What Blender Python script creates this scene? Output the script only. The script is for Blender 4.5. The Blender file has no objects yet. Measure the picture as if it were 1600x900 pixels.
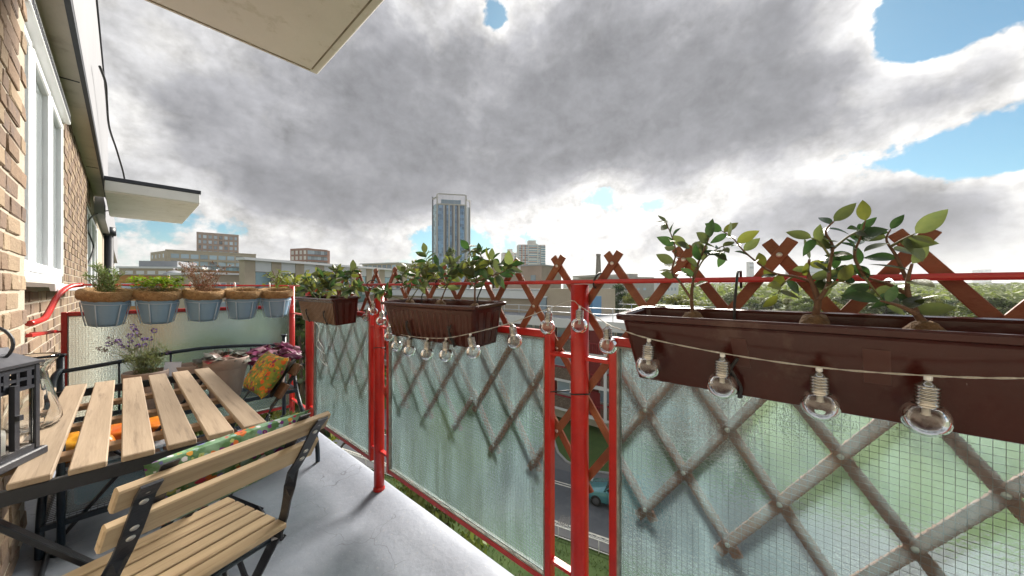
import bpy, math, random
from mathutils import Vector, Matrix, noise
R = math.radians
rnd = random.Random(7)
sc = bpy.context.scene
col = sc.collection
V = Vector

# ------------------------------------------------------------------ camera
EYE = 1.14                       # eye height above the balcony floor (floor is z = 0)
FPX = 536.0                      # focal length in pixels of the 1600 px wide photograph
YAW = R(48.5)                    # heading, measured from +Y (along the balcony) towards +X (outwards)
S_, C_ = math.sin(YAW), math.cos(YAW)
cam_d = bpy.data.cameras.new('camera')
cam = bpy.data.objects.new('camera', cam_d); col.objects.link(cam)
cam.location = (0, 0, EYE)
cam.rotation_euler = (R(90), 0, -YAW)
cam_d.sensor_width = 36.0
cam_d.lens = 36.0 * FPX / 1600.0
cam_d.clip_start = 0.02
cam_d.clip_end = 20000
sc.camera = cam

# ------------------------------------------------------------------ world: daylight sky with broken cloud
SUN_AZ_DIR = V((0.93, 0.37, 0.0)).normalized()
SUN_EL = R(33)
world = bpy.data.worlds.new('World'); sc.world = world
world.use_nodes = True
wn, wl = world.node_tree.nodes, world.node_tree.links
wn.clear()

def N(tree, kind, **kw):
    n = tree.nodes.new(kind)
    for k, v in kw.items():
        if k == 'inp':
            for kk, vv in v.items():
                n.inputs[kk].default_value = vv
        else:
            setattr(n, k, v)
    return n

def wmath(op, a, b=None, c=None, clamp=False):
    n = wn.new('ShaderNodeMath'); n.operation = op; n.use_clamp = clamp
    for i, x in enumerate((a, b, c)):
        if x is None:
            continue
        if isinstance(x, (int, float)):
            n.inputs[i].default_value = x
        else:
            wl.new(x, n.inputs[i])
    return n.outputs[0]

def wsmooth(x, lo, hi, to0=0.0, to1=1.0):
    n = wn.new('ShaderNodeMapRange'); n.interpolation_type = 'SMOOTHSTEP'
    wl.new(x, n.inputs[0])
    n.inputs[1].default_value = lo; n.inputs[2].default_value = hi
    n.inputs[3].default_value = to0; n.inputs[4].default_value = to1
    return n.outputs[0]

def wmix(f, a, b):
    n = wn.new('ShaderNodeMix'); n.data_type = 'RGBA'
    if isinstance(f, (int, float)): n.inputs[0].default_value = f
    else: wl.new(f, n.inputs[0])
    for i, x in ((6, a), (7, b)):
        if isinstance(x, tuple): n.inputs[i].default_value = (*x, 1)
        else: wl.new(x, n.inputs[i])
    return n.outputs[2]

tc = wn.new('ShaderNodeTexCoord')
DIR = tc.outputs['Generated']
sep = wn.new('ShaderNodeSeparateXYZ'); wl.new(DIR, sep.inputs[0])
# compass angle (0 = heading of the balcony view, positive clockwise) and elevation, both in degrees
rx = wmath('ADD', wmath('MULTIPLY', sep.outputs[0], C_), wmath('MULTIPLY', sep.outputs[1], -S_))
fy = wmath('ADD', wmath('MULTIPLY', sep.outputs[0], S_), wmath('MULTIPLY', sep.outputs[1], C_))
AZ = wmath('MULTIPLY', wmath('ARCTAN2', rx, fy), 57.29578)
EL = wmath('MULTIPLY', wmath('ARCSINE', sep.outputs[2]), 57.29578)

def wnoise(scale, detail, rough, offset=(0, 0, 0), squash=1.0, dist=0.0):
    mp = wn.new('ShaderNodeMapping'); wl.new(DIR, mp.inputs[0])
    mp.inputs['Location'].default_value = offset
    mp.inputs['Scale'].default_value = (1, 1, squash)
    n = wn.new('ShaderNodeTexNoise'); n.noise_dimensions = '3D'
    wl.new(mp.outputs[0], n.inputs['Vector'])
    n.inputs['Scale'].default_value = scale
    n.inputs['Detail'].default_value = detail
    n.inputs['Roughness'].default_value = rough
    n.inputs['Distortion'].default_value = dist
    return wmath('SUBTRACT', n.outputs[0], 0.5)

sd = V((SUN_AZ_DIR.x * math.cos(SUN_EL), SUN_AZ_DIR.y * math.cos(SUN_EL), math.sin(SUN_EL)))
DL = 0.045                       # step towards the sun used to find the sunward sides of the clouds
n_big = wnoise(2.4, 3, 0.5, (3.1, 1.7, 0.4), 1.3)
o_mid = V((0.3, 5.2, 2.0)); o_puf = V((1.3, 0.2, 7.0))
n_mid = wnoise(5.2, 10, 0.60, tuple(o_mid), 1.35, 0.15)
n_mid2 = wnoise(5.2, 10, 0.60, tuple(o_mid + V((sd.x*DL, sd.y*DL, sd.z*DL*1.35))), 1.35, 0.15)
n_puf = wmath('ABSOLUTE', wnoise(12.0, 7, 0.58, tuple(o_puf), 1.25, 0.1))
n_puf2 = wmath('ABSOLUTE', wnoise(12.0, 7, 0.58, tuple(o_puf + V((sd.x*DL*.4, sd.y*DL*.4, sd.z*DL*.5))), 1.25, 0.1))
n_soft = wnoise(3.0, 5, 0.5, (7.7, 2.2, 1.0), 1.4, 0.3)

def lobe(az, el, raz, rel, w):
    a = wmath('DIVIDE', wmath('SUBTRACT', AZ, az), raz)
    e = wmath('DIVIDE', wmath('SUBTRACT', EL, el), rel)
    d2 = wmath('ADD', wmath('MULTIPLY', a, a), wmath('MULTIPLY', e, e))
    g = wmath('EXPONENT', wmath('MULTIPLY', d2, -1.0))
    return wmath('MULTIPLY', g, w)

LOBES = [  # compass angle, elevation, half-widths, weight: banks of cloud (+) and openings (-)
    (-40, 22, 18, 13, 0.56), (-18, 24, 17, 12, 0.72), (5, 27, 14, 11, 0.66), (26, 24.0, 15, 8.5, 0.78), (38, 21, 8, 5, 0.42),
    (-24, 12.5, 18, 4.0, 0.34), (-3, 17, 12, 4.5, 0.40), (33, 33, 12, 6, 0.36), (18, 37, 16, 6, 0.30),
    (36, 9.5, 9, 4.4, 0.50), (48, 7.5, 8, 4.0, 0.46), (24, 6.0, 6, 3.0, 0.22), (4, 5.0, 9, 2.2, 0.14), (12, 9.0, 5, 2.2, 0.16),
    (52, 21.5, 6, 4.2, 0.42), (-33, 4.5, 16, 2.2, 0.10),
    (50.5, 26.0, 3.6, 4.6, -0.85), (53.5, 13.4, 6.5, 3.0, -0.62), (-2.6, 38, 2.6, 2.2, -0.62), (-9, 8.5, 7, 3.2, -0.34), (22, 12.8, 3.5, 1.8, -0.36),
    (14, 14.6, 4.5, 2.0, -0.34), (-38, 8.5, 9, 2.6, -0.25), (56.5, 26.5, 3, 3.5, -0.5), (-50, 24, 8, 16, -0.30),
]
cov = wmath('ADD', wmath('MULTIPLY', n_big, 0.40), wmath('MULTIPLY', n_mid, 1.15))
cov = wmath('SUBTRACT', cov, wmath('MULTIPLY', n_puf, 0.75))
cov = wmath('ADD', cov, 0.19)
for L in LOBES:
    cov = wmath('ADD', cov, lobe(*L))
alpha = wsmooth(cov, 0.05, 0.17)
body = wmath('ADD', wmath('ADD', cov, wmath('MULTIPLY', n_puf, 0.40)), wmath('MULTIPLY', n_soft, 1.35))
thick = wsmooth(body, 0.20, 1.06)
relief = wmath('ADD', wmath('MULTIPLY', wmath('SUBTRACT', n_mid, n_mid2), 2.0), wmath('MULTIPLY', wmath('SUBTRACT', n_puf2, n_puf), 1.8))
relief = wmath('MULTIPLY', relief, wmath('SUBTRACT', 1.05, wmath('MULTIPLY', thick, 0.55)))
sky = wn.new('ShaderNodeTexSky'); sky.sky_type = 'NISHITA'; sky.sun_disc = False
sky.sun_elevation = SUN_EL
sky.sun_rotation = math.atan2(SUN_AZ_DIR.x, SUN_AZ_DIR.y)
sky.air_density = 1.0; sky.dust_density = 0.6; sky.ozone_density = 1.6
SKYK = 0.040
blue = wn.new('ShaderNodeVectorMath'); blue.operation = 'MULTIPLY'
wl.new(sky.outputs[0], blue.inputs[0]); blue.inputs[1].default_value = (SKYK*.66, SKYK*.97, SKYK*.98)
ramp = wn.new('ShaderNodeValToRGB'); wl.new(thick, ramp.inputs[0])
cr = ramp.color_ramp; cr.interpolation = 'EASE'
cr.elements[0].position = 0.0; cr.elements[0].color = (0.305, 0.300, 0.293, 1)
cr.elements[1].position = 1.0; cr.elements[1].color = (0.106, 0.107, 0.115, 1)
e = cr.elements.new(0.24); e.color = (0.225, 0.224, 0.227, 1)
e = cr.elements.new(0.55); e.color = (0.155, 0.156, 0.165, 1)
# sunlight through the thin cloud around the sun's compass angle
sundot = wn.new('ShaderNodeVectorMath'); sundot.operation = 'DOT_PRODUCT'
wl.new(DIR, sundot.inputs[0])
sundot.inputs[1].default_value = sd
glow = wsmooth(sundot.outputs['Value'], 0.62, 1.0)
thin = wmath('SUBTRACT', 1.0, thick)
glowf = wmath('MULTIPLY', glow, wmath('MULTIPLY', thin, thin))
lit = wn.new('ShaderNodeVectorMath'); lit.operation = 'SCALE'
wl.new(ramp.outputs[0], lit.inputs[0])
shade_n = wmath('ADD', 1.0, relief)
wl.new(wmath('MAXIMUM', 0.55, wmath('ADD', shade_n, wmath('MULTIPLY', glowf, 0.28))), lit.inputs[3])
cloudy = wmix(alpha, blue.outputs[0], lit.outputs[0])
horiz = wsmooth(EL, 0.0, 7.0, 0.70, 0.0)
final = wmix(horiz, cloudy, (0.298, 0.292, 0.281))
bg = wn.new('ShaderNodeBackground'); bg.inputs['Strength'].default_value = 1.0
wl.new(final, bg.inputs['Color'])
wo = wn.new('ShaderNodeOutputWorld'); wl.new(bg.outputs[0], wo.inputs['Surface'])

# ------------------------------------------------------------------ sun (veiled by cloud: soft)
sl = bpy.data.lights.new('sun', 'SUN'); sl.energy = 4.0; sl.angle = R(24); sl.color = (1.0, 0.94, 0.85)
sun = bpy.data.objects.new('sun', sl); col.objects.link(sun)
sun.rotation_euler = (-sd).to_track_quat('-Z', 'Y').to_euler()
sun.location = (0, 0, 30)

# ------------------------------------------------------------------ exposure
sc.view_settings.view_transform = 'Standard'
sc.view_settings.look = 'None'
sc.view_settings.gamma = 1.0
sc.view_settings.use_curve_mapping = False
sc.view_settings.exposure = 1.5
sc.render.engine = 'CYCLES'
sc.cycles.use_denoising = True
sc.cycles.max_bounces = 14
sc.cycles.transmission_bounces = 12
sc.cycles.transparent_max_bounces = 16
sc.cycles.sample_clamp_indirect = 6.0

# ------------------------------------------------------------------ pixel rays (photograph px -> world point on a known plane)
def ray(px, py):
    u = (px - 800.0) / FPX; v = (450.0 - py) / FPX
    return V((S_ + u * C_, C_ - u * S_, v))
def on_x(px, py, X):
    d = ray(px, py); return V((0, 0, EYE)) + d * (X / d.x)
def on_y(px, py, Y):
    d = ray(px, py); return V((0, 0, EYE)) + d * (Y / d.y)
def on_z(px, py, z):
    d = ray(px, py); return V((0, 0, EYE)) + d * ((z - EYE) / d.z)
def at(px, py, depth):
    return V((0, 0, EYE)) + ray(px, py) * depth
def project(p):
    X, Y, Z = p[0], p[1], p[2] - EYE
    f = S_ * X + C_ * Y; r = C_ * X - S_ * Y
    if f < 0.05: return None
    return (800 + FPX * r / f, 450 - FPX * Z / f, f)

# ------------------------------------------------------------------ mesh helpers
class MB:
    def __init__(s): s.v = []; s.f = []; s.sm = []
    def add(s, vs, fs, smooth=False):
        o = len(s.v); s.v += [V(p) for p in vs]
        for f in fs: s.f.append(tuple(i + o for i in f)); s.sm.append(smooth)
        return s
    def box(s, lo, hi, M=None):
        x0, y0, z0 = lo; x1, y1, z1 = hi
        vs = [V(p) for p in ((x0,y0,z0),(x1,y0,z0),(x1,y1,z0),(x0,y1,z0),(x0,y0,z1),(x1,y0,z1),(x1,y1,z1),(x0,y1,z1))]
        if M is not None: vs = [M @ p for p in vs]
        return s.add(vs, [(0,3,2,1),(4,5,6,7),(0,1,5,4),(1,2,6,5),(2,3,7,6),(3,0,4,7)])
    def cbox(s, c, size, M=None, ch=0.0):
        c = V(c); h = V(size) * 0.5
        if ch <= 0: return s.box(c - h, c + h, M)
        # box with chamfered edges: three nested rectangles per axis
        vs, fs = [], []
        idx = {}
        for sx in (-1, 1):
            for sy in (-1, 1):
                for sz in (-1, 1):
                    for ax in range(3):
                        p = V((sx*h.x, sy*h.y, sz*h.z))
                        for k in range(3):
                            if k != ax: p[k] -= (sx, sy, sz)[k] * ch
                        idx[(sx, sy, sz, ax)] = len(vs); vs.append(c + p)
        def I(sx, sy, sz, ax): return idx[(sx, sy, sz, ax)]
        for ax in range(3):
            for sg in (-1, 1):
                q = []
                o1, o2 = [k for k in range(3) if k != ax]
                for a, b in ((-1,-1),(1,-1),(1,1),(-1,1)):
                    t = [0,0,0]; t[ax] = sg; t[o1] = a; t[o2] = b
                    q.append(I(*t, ax))
                flip = (sg > 0) ^ (ax == 1)
                fs.append(tuple(q) if flip else tuple(reversed(q)))
        for ax in range(3):
            o1, o2 = [k for k in range(3) if k != ax]
            for a in (-1, 1):
                for b in (-1, 1):
                    t0 = [0,0,0]; t0[ax] = -1; t0[o1] = a; t0[o2] = b
                    t1 = list(t0); t1[ax] = 1
                    q = [I(*t0, o1), I(*t1, o1), I(*t1, o2), I(*t0, o2)]
                    ce = sum((vs[i] for i in q), V()) / 4 - c
                    n = (vs[q[1]] - vs[q[0]]).cross(vs[q[2]] - vs[q[0]])
                    fs.append(tuple(q) if n.dot(ce) > 0 else tuple(reversed(q)))
        for sx in (-1, 1):
            for sy in (-1, 1):
                for sz in (-1, 1):
                    q = [I(sx,sy,sz,k) for k in range(3)]
                    ce = sum((vs[i] for i in q), V()) / 3 - c
                    n = (vs[q[1]] - vs[q[0]]).cross(vs[q[2]] - vs[q[0]])
                    fs.append(tuple(q) if n.dot(ce) > 0 else tuple(reversed(q)))
        if M is not None: vs = [M @ p for p in vs]
        return s.add(vs, fs)
    def bar(s, p, q, w, h, up=(0, 0, 1), ch=0.0):
        p, q = V(p), V(q); d = q - p; L = d.length
        if L < 1e-6: return s
        x = d / L; up = V(up)
        y = up.cross(x)
        if y.length < 1e-5: y = V((0, 1, 0)).cross(x)
        if y.length < 1e-5: y = V((1, 0, 0)).cross(x)
        y.normalize(); z = x.cross(y)
        M = Matrix(((x.x,y.x,z.x,p.x),(x.y,y.y,z.y,p.y),(x.z,y.z,z.z,p.z),(0,0,0,1)))
        return s.cbox((L/2, 0, 0), (L, w, h), M, ch)
    def tube(s, pts, r, n=8, cap=True, smooth=True):
        pts = [V(p) for p in pts]
        rs = r if isinstance(r, (list, tuple)) else [r] * len(pts)
        rings = []; prev = None
        vs = []
        for i, p in enumerate(pts):
            if i == 0: t = pts[1] - p
            elif i == len(pts) - 1: t = p - pts[i-1]
            else: t = (pts[i+1] - p).normalized() + (p - pts[i-1]).normalized()
            if t.length < 1e-9: t = V((0,0,1))
            t.normalize()
            if prev is None:
                a = V((0,0,1)) if abs(t.z) < 0.9 else V((1,0,0))
            else: a = prev
            x = (a - t * a.dot(t))
            if x.length < 1e-6: x = t.orthogonal()
            x.normalize(); prev = x; y = t.cross(x)
            for k in range(n):
                an = 2*math.pi*k/n
                vs.append(p + (x*math.cos(an) + y*math.sin(an)) * rs[i])
        fs = []
        m = len(pts)
        for i in range(m-1):
            for k in range(n):
                fs.append((i*n+k, i*n+(k+1)%n, (i+1)*n+(k+1)%n, (i+1)*n+k))
        s.add(vs, fs, smooth)
        if cap:
            o = len(s.v) - len(vs)
            s.f.append(tuple(o + k for k in reversed(range(n)))); s.sm.append(False)
            s.f.append(tuple(o + (m-1)*n + k for k in range(n))); s.sm.append(False)
        return s
    def lathe(s, prof, n=24, c=(0,0,0), M=None, smooth=True, closed=False):
        vs = []; c = V(c)
        for r, z in prof:
            for k in range(n):
                a = 2*math.pi*k/n
                vs.append(V((r*math.cos(a), r*math.sin(a), z)))
        vs = [(M @ p if M is not None else p) + c for p in vs]
        fs = []
        m = len(prof)
        for i in range(m - (0 if closed else 1)):
            j = (i+1) % m
            for k in range(n):
                fs.append((i*n+k, i*n+(k+1)%n, j*n+(k+1)%n, j*n+k))
        return s.add(vs, fs, smooth)
    def quad(s, a, b, c, d, smooth=False): return s.add([a,b,c,d], [(0,1,2,3)], smooth)

W = {}
def mesh_from(mb, name, mat, off=None):
    me = bpy.data.meshes.new(name)
    vs = mb.v if off is None else [p - off for p in mb.v]
    me.from_pydata([tuple(p) for p in vs], [], mb.f)
    me.polygons.foreach_set('use_smooth', mb.sm)
    if mat is not None: me.materials.append(mat)
    me.update()
    return me
def empty(name, label, cat, loc=(0,0,0), group=None, rz=0.0):
    o = bpy.data.objects.new(name, None); col.objects.link(o)
    o.location = loc; o.rotation_euler = (0, 0, rz); o.empty_display_size = 0.1
    o['label'] = label; o['category'] = cat
    if group: o['group'] = group
    W[o.name] = V(loc)
    return o
def part(name, mb, mat, parent, label=None, kind=None):
    """one mesh object under its thing (or under a part); the vertices are given in the thing's build space"""
    off = W[parent.name]
    o = bpy.data.objects.new(name, mesh_from(mb, name, mat, off)); col.objects.link(o)
    o.parent = parent; W[o.name] = off
    if label: o['label'] = label
    if kind: o['kind'] = kind
    return o
def thing(name, mb, mat, label, cat, group=None, base=None):
    if base is None:
        xs = [p.x for p in mb.v]; ys = [p.y for p in mb.v]; zs = [p.z for p in mb.v]
        base = V(((min(xs)+max(xs))/2, (min(ys)+max(ys))/2, min(zs)))
    o = bpy.data.objects.new(name, mesh_from(mb, name, mat, V(base))); col.objects.link(o)
    o.location = base; W[o.name] = V(base)
    o['label'] = label; o['category'] = cat
    if group: o['group'] = group
    return o
def struct(name, mb, mat, kind='structure'):
    o = bpy.data.objects.new(name, mesh_from(mb, name, mat)); col.objects.link(o)
    o['kind'] = kind; W[o.name] = V()
    return o
def inst(name, me, parent, M, kind=None):
    """one more piece with shared mesh data, placed by the matrix M given in build space"""
    o = bpy.data.objects.new(name, me); col.objects.link(o)
    o.parent = parent
    o.matrix_local = Matrix.Translation(-W[parent.name]) @ M
    W[o.name] = W[parent.name]
    if kind: o['kind'] = kind
    return o
def copy_tree(o, parent=None):
    c = o.copy(); col.objects.link(c); c.parent = parent
    W[c.name] = V(W.get(o.name, V()))
    for ch in list(o.children): copy_tree(ch, c)
    return c
def frameM(p, x, z):
    """matrix with local x axis along x and local z axis near z, at p"""
    x = V(x).normalized(); z = V(z)
    y = z.cross(x)
    if y.length < 1e-5: y = x.orthogonal()
    y.normalize(); z = x.cross(y)
    return Matrix(((x.x,y.x,z.x,p[0]),(x.y,y.y,z.y,p[1]),(x.z,y.z,z.z,p[2]),(0,0,0,1)))
def spline(pts, k=6):
    pts = [V(p) for p in pts]; out = []
    n = len(pts)
    for i in range(n-1):
        p0 = pts[max(i-1,0)]; p1 = pts[i]; p2 = pts[i+1]; p3 = pts[min(i+2,n-1)]
        for j in range(k):
            t = j/k
            out.append(0.5*((2*p1)+(p2-p0)*t+(2*p0-5*p1+4*p2-p3)*t*t+(3*p1-p0-3*p2+p3)*t**3))
    out.append(pts[-1]); return out

# ------------------------------------------------------------------ materials
def pm(name, c1, c2=None, scale=8.0, rough=0.6, bump=0.0, bscale=None, metallic=0.0, rv=0.0, stretch=(1,1,1), detail=6,
       spec=0.5, trans=0.0, c3=None, s3=1.5, t3=(0.55, 0.7), coat=0.0, bdist=0.01, ior=1.5, rough2=None, alpha=1.0, transl=None):
    m = bpy.data.materials.new(name); m.use_nodes = True
    t = m.node_tree; t.nodes.clear()
    out = t.nodes.new('ShaderNodeOutputMaterial')
    b = t.nodes.new('ShaderNodeBsdfPrincipled'); t.links.new(b.outputs[0], out.inputs[0])
    b.inputs['Base Color'].default_value = (*c1, 1)
    b.inputs['Roughness'].default_value = rough
    b.inputs['Metallic'].default_value = metallic
    b.inputs['Specular IOR Level'].default_value = spec
    b.inputs['IOR'].default_value = ior
    b.inputs['Transmission Weight'].default_value = trans
    b.inputs['Coat Weight'].default_value = coat
    tcn = t.nodes.new('ShaderNodeTexCoord'); mp = t.nodes.new('ShaderNodeMapping')
    t.links.new(tcn.outputs['Object'], mp.inputs[0]); mp.inputs['Scale'].default_value = stretch
    oi = t.nodes.new('ShaderNodeObjectInfo')
    if rv > 0:
        mul = t.nodes.new('ShaderNodeMath'); mul.operation = 'MULTIPLY'; mul.inputs[1].default_value = 37.0
        t.links.new(oi.outputs['Random'], mul.inputs[0])
        cmb = t.nodes.new('ShaderNodeCombineXYZ')
        for i in range(3): t.links.new(mul.outputs[0], cmb.inputs[i])
        t.links.new(cmb.outputs[0], mp.inputs['Location'])
    vec = mp.outputs[0]
    colr = None
    if c2 is not None:
        nz = t.nodes.new('ShaderNodeTexNoise'); t.links.new(vec, nz.inputs['Vector'])
        nz.inputs['Scale'].default_value = scale; nz.inputs['Detail'].default_value = detail; nz.inputs['Roughness'].default_value = 0.6
        mr = t.nodes.new('ShaderNodeMapRange'); t.links.new(nz.outputs[0], mr.inputs[0])
        mr.inputs[1].default_value = 0.3; mr.inputs[2].default_value = 0.7
        mx = t.nodes.new('ShaderNodeMix'); mx.data_type = 'RGBA'
        t.links.new(mr.outputs[0], mx.inputs[0]); mx.inputs[6].default_value = (*c1, 1); mx.inputs[7].default_value = (*c2, 1)
        colr = mx.outputs[2]
        if rough2 is not None:
            mr2 = t.nodes.new('ShaderNodeMapRange'); t.links.new(nz.outputs[0], mr2.inputs[0])
            mr2.inputs[1].default_value = 0.3; mr2.inputs[2].default_value = 0.7
            mr2.inputs[3].default_value = rough; mr2.inputs[4].default_value = rough2
            t.links.new(mr2.outputs[0], b.inputs['Roughness'])
    if c3 is not None:
        nz3 = t.nodes.new('ShaderNodeTexNoise'); t.links.new(vec, nz3.inputs['Vector'])
        nz3.inputs['Scale'].default_value = s3; nz3.inputs['Detail'].default_value = 7; nz3.inputs['Roughness'].default_value = 0.65
        mr3 = t.nodes.new('ShaderNodeMapRange'); t.links.new(nz3.outputs[0], mr3.inputs[0])
        mr3.inputs[1].default_value = t3[0]; mr3.inputs[2].default_value = t3[1]
        mx3 = t.nodes.new('ShaderNodeMix'); mx3.data_type = 'RGBA'
        t.links.new(mr3.outputs[0], mx3.inputs[0])
        if colr is None: mx3.inputs[6].default_value = (*c1, 1)
        else: t.links.new(colr, mx3.inputs[6])
        mx3.inputs[7].default_value = (*c3, 1)
        colr = mx3.outputs[2]
    if rv > 0:
        hsv = t.nodes.new('ShaderNodeHueSaturation')
        mrv = t.nodes.new('ShaderNodeMapRange'); t.links.new(oi.outputs['Random'], mrv.inputs[0])
        mrv.inputs[3].default_value = 1 - rv; mrv.inputs[4].default_value = 1 + rv
        t.links.new(mrv.outputs[0], hsv.inputs['Value'])
        if colr is None: hsv.inputs['Color'].default_value = (*c1, 1)
        else: t.links.new(colr, hsv.inputs['Color'])
        colr = hsv.outputs[0]
    if colr is not None: t.links.new(colr, b.inputs['Base Color'])
    if bump > 0:
        nb = t.nodes.new('ShaderNodeTexNoise'); t.links.new(vec, nb.inputs['Vector'])
        nb.inputs['Scale'].default_value = bscale or scale * 4; nb.inputs['Detail'].default_value = 5
        bp = t.nodes.new('ShaderNodeBump'); bp.inputs['Strength'].default_value = bump; bp.inputs['Distance'].default_value = bdist
        t.links.new(nb.outputs[0], bp.inputs['Height']); t.links.new(bp.outputs[0], b.inputs['Normal'])
    if transl is not None:
        tr = t.nodes.new('ShaderNodeBsdfTranslucent')
        if colr is not None:
            sc_ = t.nodes.new('ShaderNodeMix'); sc_.data_type = 'RGBA'; sc_.blend_type = 'MULTIPLY'; sc_.inputs[0].default_value = 1
            t.links.new(colr, sc_.inputs[6]); sc_.inputs[7].default_value = (*transl[1], 1)
            t.links.new(sc_.outputs[2], tr.inputs[0])
        else: tr.inputs[0].default_value = (*[a*b_ for a, b_ in zip(c1, transl[1])], 1)
        ms = t.nodes.new('ShaderNodeMixShader'); ms.inputs[0].default_value = transl[0]
        t.links.new(b.outputs[0], ms.inputs[1]); t.links.new(tr.outputs[0], ms.inputs[2])
        t.links.new(ms.outputs[0], out.inputs[0])
    return m

RED   = pm('red_paint', (0.52,0.020,0.013), (0.40,0.015,0.012), 14, 0.32, 0.35, 60, c3=(0.50,0.19,0.16), s3=22, t3=(0.685,0.72), bdist=0.004)
GLASSB = None
BLACK = pm('black_metal', (0.012,0.014,0.020), (0.020,0.022,0.030), 30, 0.42, 0.1, 200)
NAVY  = pm('dark_blue_metal', (0.012,0.022,0.036), (0.020,0.034,0.050), 20, 0.38, 0.1, 150)
STEEL = pm('nickel', (0.48,0.46,0.43), None, rough=0.12, metallic=1.0)
WHITEPVC = pm('white_plastic', (0.78,0.79,0.80), (0.72,0.73,0.74), 5, 0.3)
SLABW = pm('soffit_paint', (0.80,0.755,0.75), (0.73,0.685,0.68), 3, 0.85, 0.35, 60, c3=(0.50,0.46,0.40), s3=9, t3=(0.56,0.80), bdist=0.004)
SLABF = pm('slab_white_paint', (0.74,0.74,0.74), (0.66,0.66,0.67), 4, 0.7, 0.2, 40)
DARKFELT = pm('dark_trim', (0.02,0.024,0.035), (0.03,0.034,0.045), 8, 0.6)
SOFFITB = pm('soffit_board', (0.52,0.47,0.40), (0.44,0.39,0.33), 3, 0.8, 0.2, 40, c3=(0.30,0.25,0.20), s3=3, t3=(0.58,0.75))
FASCIAW = pm('grey_cladding', (0.27,0.27,0.285), (0.24,0.24,0.258), 2.0, 0.6)
MORTAR = pm('mortar', (0.43,0.38,0.30), (0.33,0.285,0.225), 20, 0.95, 0.6, 120)
BRICKS = [pm('brick_clay_a', (0.225,0.150,0.096), (0.18,0.12,0.078), 14, 0.9, 0.7, 70, rv=0.14, c3=(0.19,0.12,0.09), s3=8, t3=(0.56,0.72)),
          pm('brick_clay_b', (0.285,0.21,0.135), (0.23,0.165,0.108), 14, 0.9, 0.7, 70, rv=0.14, c3=(0.46,0.38,0.28), s3=9, t3=(0.6,0.75)),
          pm('brick_clay_c', (0.195,0.132,0.092), (0.155,0.106,0.076), 14, 0.9, 0.7, 70, rv=0.14, c3=(0.12,0.09,0.08), s3=7, t3=(0.52,0.7))]
SOIL  = pm('soil', (0.045,0.028,0.018), (0.10,0.065,0.04), 60, 0.95, 1.0, 90)
PLANTER = pm('brown_plastic', (0.050,0.0095,0.0075), (0.040,0.008,0.0065), 9, 0.20, 0.06, 40, spec=0.4, c3=(0.15,0.09,0.07), s3=6, t3=(0.58,0.85))
PLANTRIB = pm('brown_plastic_matt', (0.068,0.020,0.015), (0.058,0.016,0.012), 9, 0.38, 0.05, 40, spec=0.4)
TRELW = pm('stained_wood', (0.16,0.042,0.020), (0.23,0.085,0.036), 16, 0.6, 0.4, 60, rv=0.15, stretch=(1,1,1), c3=(0.30,0.15,0.06), s3=5, t3=(0.60,0.75))
SCREW = pm('screw_metal', (0.55,0.53,0.50), None, rough=0.35, metallic=0.9)
BULBG = pm('clear_bulb_glass', (0.98,0.98,0.98), None, rough=0.0, trans=1.0, ior=1.42)
CLEARG = pm('clear_glass', (0.97,0.98,0.98), None, rough=0.02, trans=1.0, ior=1.45)
CORD  = pm('twisted_cord', (0.50,0.48,0.43), (0.36,0.34,0.30), 300, 0.5)
CABLE = pm('dark_cable', (0.02,0.02,0.022), None, rough=0.5)
WIREW = pm('white_wire', (0.72,0.72,0.70), None, rough=0.4)
MESHW = pm('glass_wire', (0.13,0.14,0.14), None, rough=0.6, metallic=0.0)
PUTTY = pm('putty', (0.36,0.34,0.30), (0.18,0.17,0.15), 40, 0.9, 0.5, 90)

def wood(name, c1, c2, c3, axis, rv=0.18):
    st = [26.0, 26.0, 26.0]; st[axis] = 1.6
    return pm(name, c1, c2, 1.6, 0.62, 0.25, 5, rv=rv, stretch=tuple(st), c3=c3, s3=2.4, t3=(0.54, 0.72), bdist=0.003, detail=8)
TABLEW = wood('table_wood', (0.38,0.29,0.205), (0.30,0.225,0.155), (0.20,0.145,0.10), 1, 0.16)
TABLEX = wood('crossbar_wood', (0.36,0.22,0.12), (0.28,0.17,0.09), (0.2,0.12,0.07), 0, 0.10)
CHAIRW = wood('chair_wood', (0.50,0.375,0.235), (0.40,0.29,0.175), (0.29,0.195,0.115), 0, 0.14)
DKWOOD = wood('brown_wood', (0.16,0.075,0.035), (0.11,0.05,0.025), (0.08,0.035,0.02), 0, 0.10)

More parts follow.
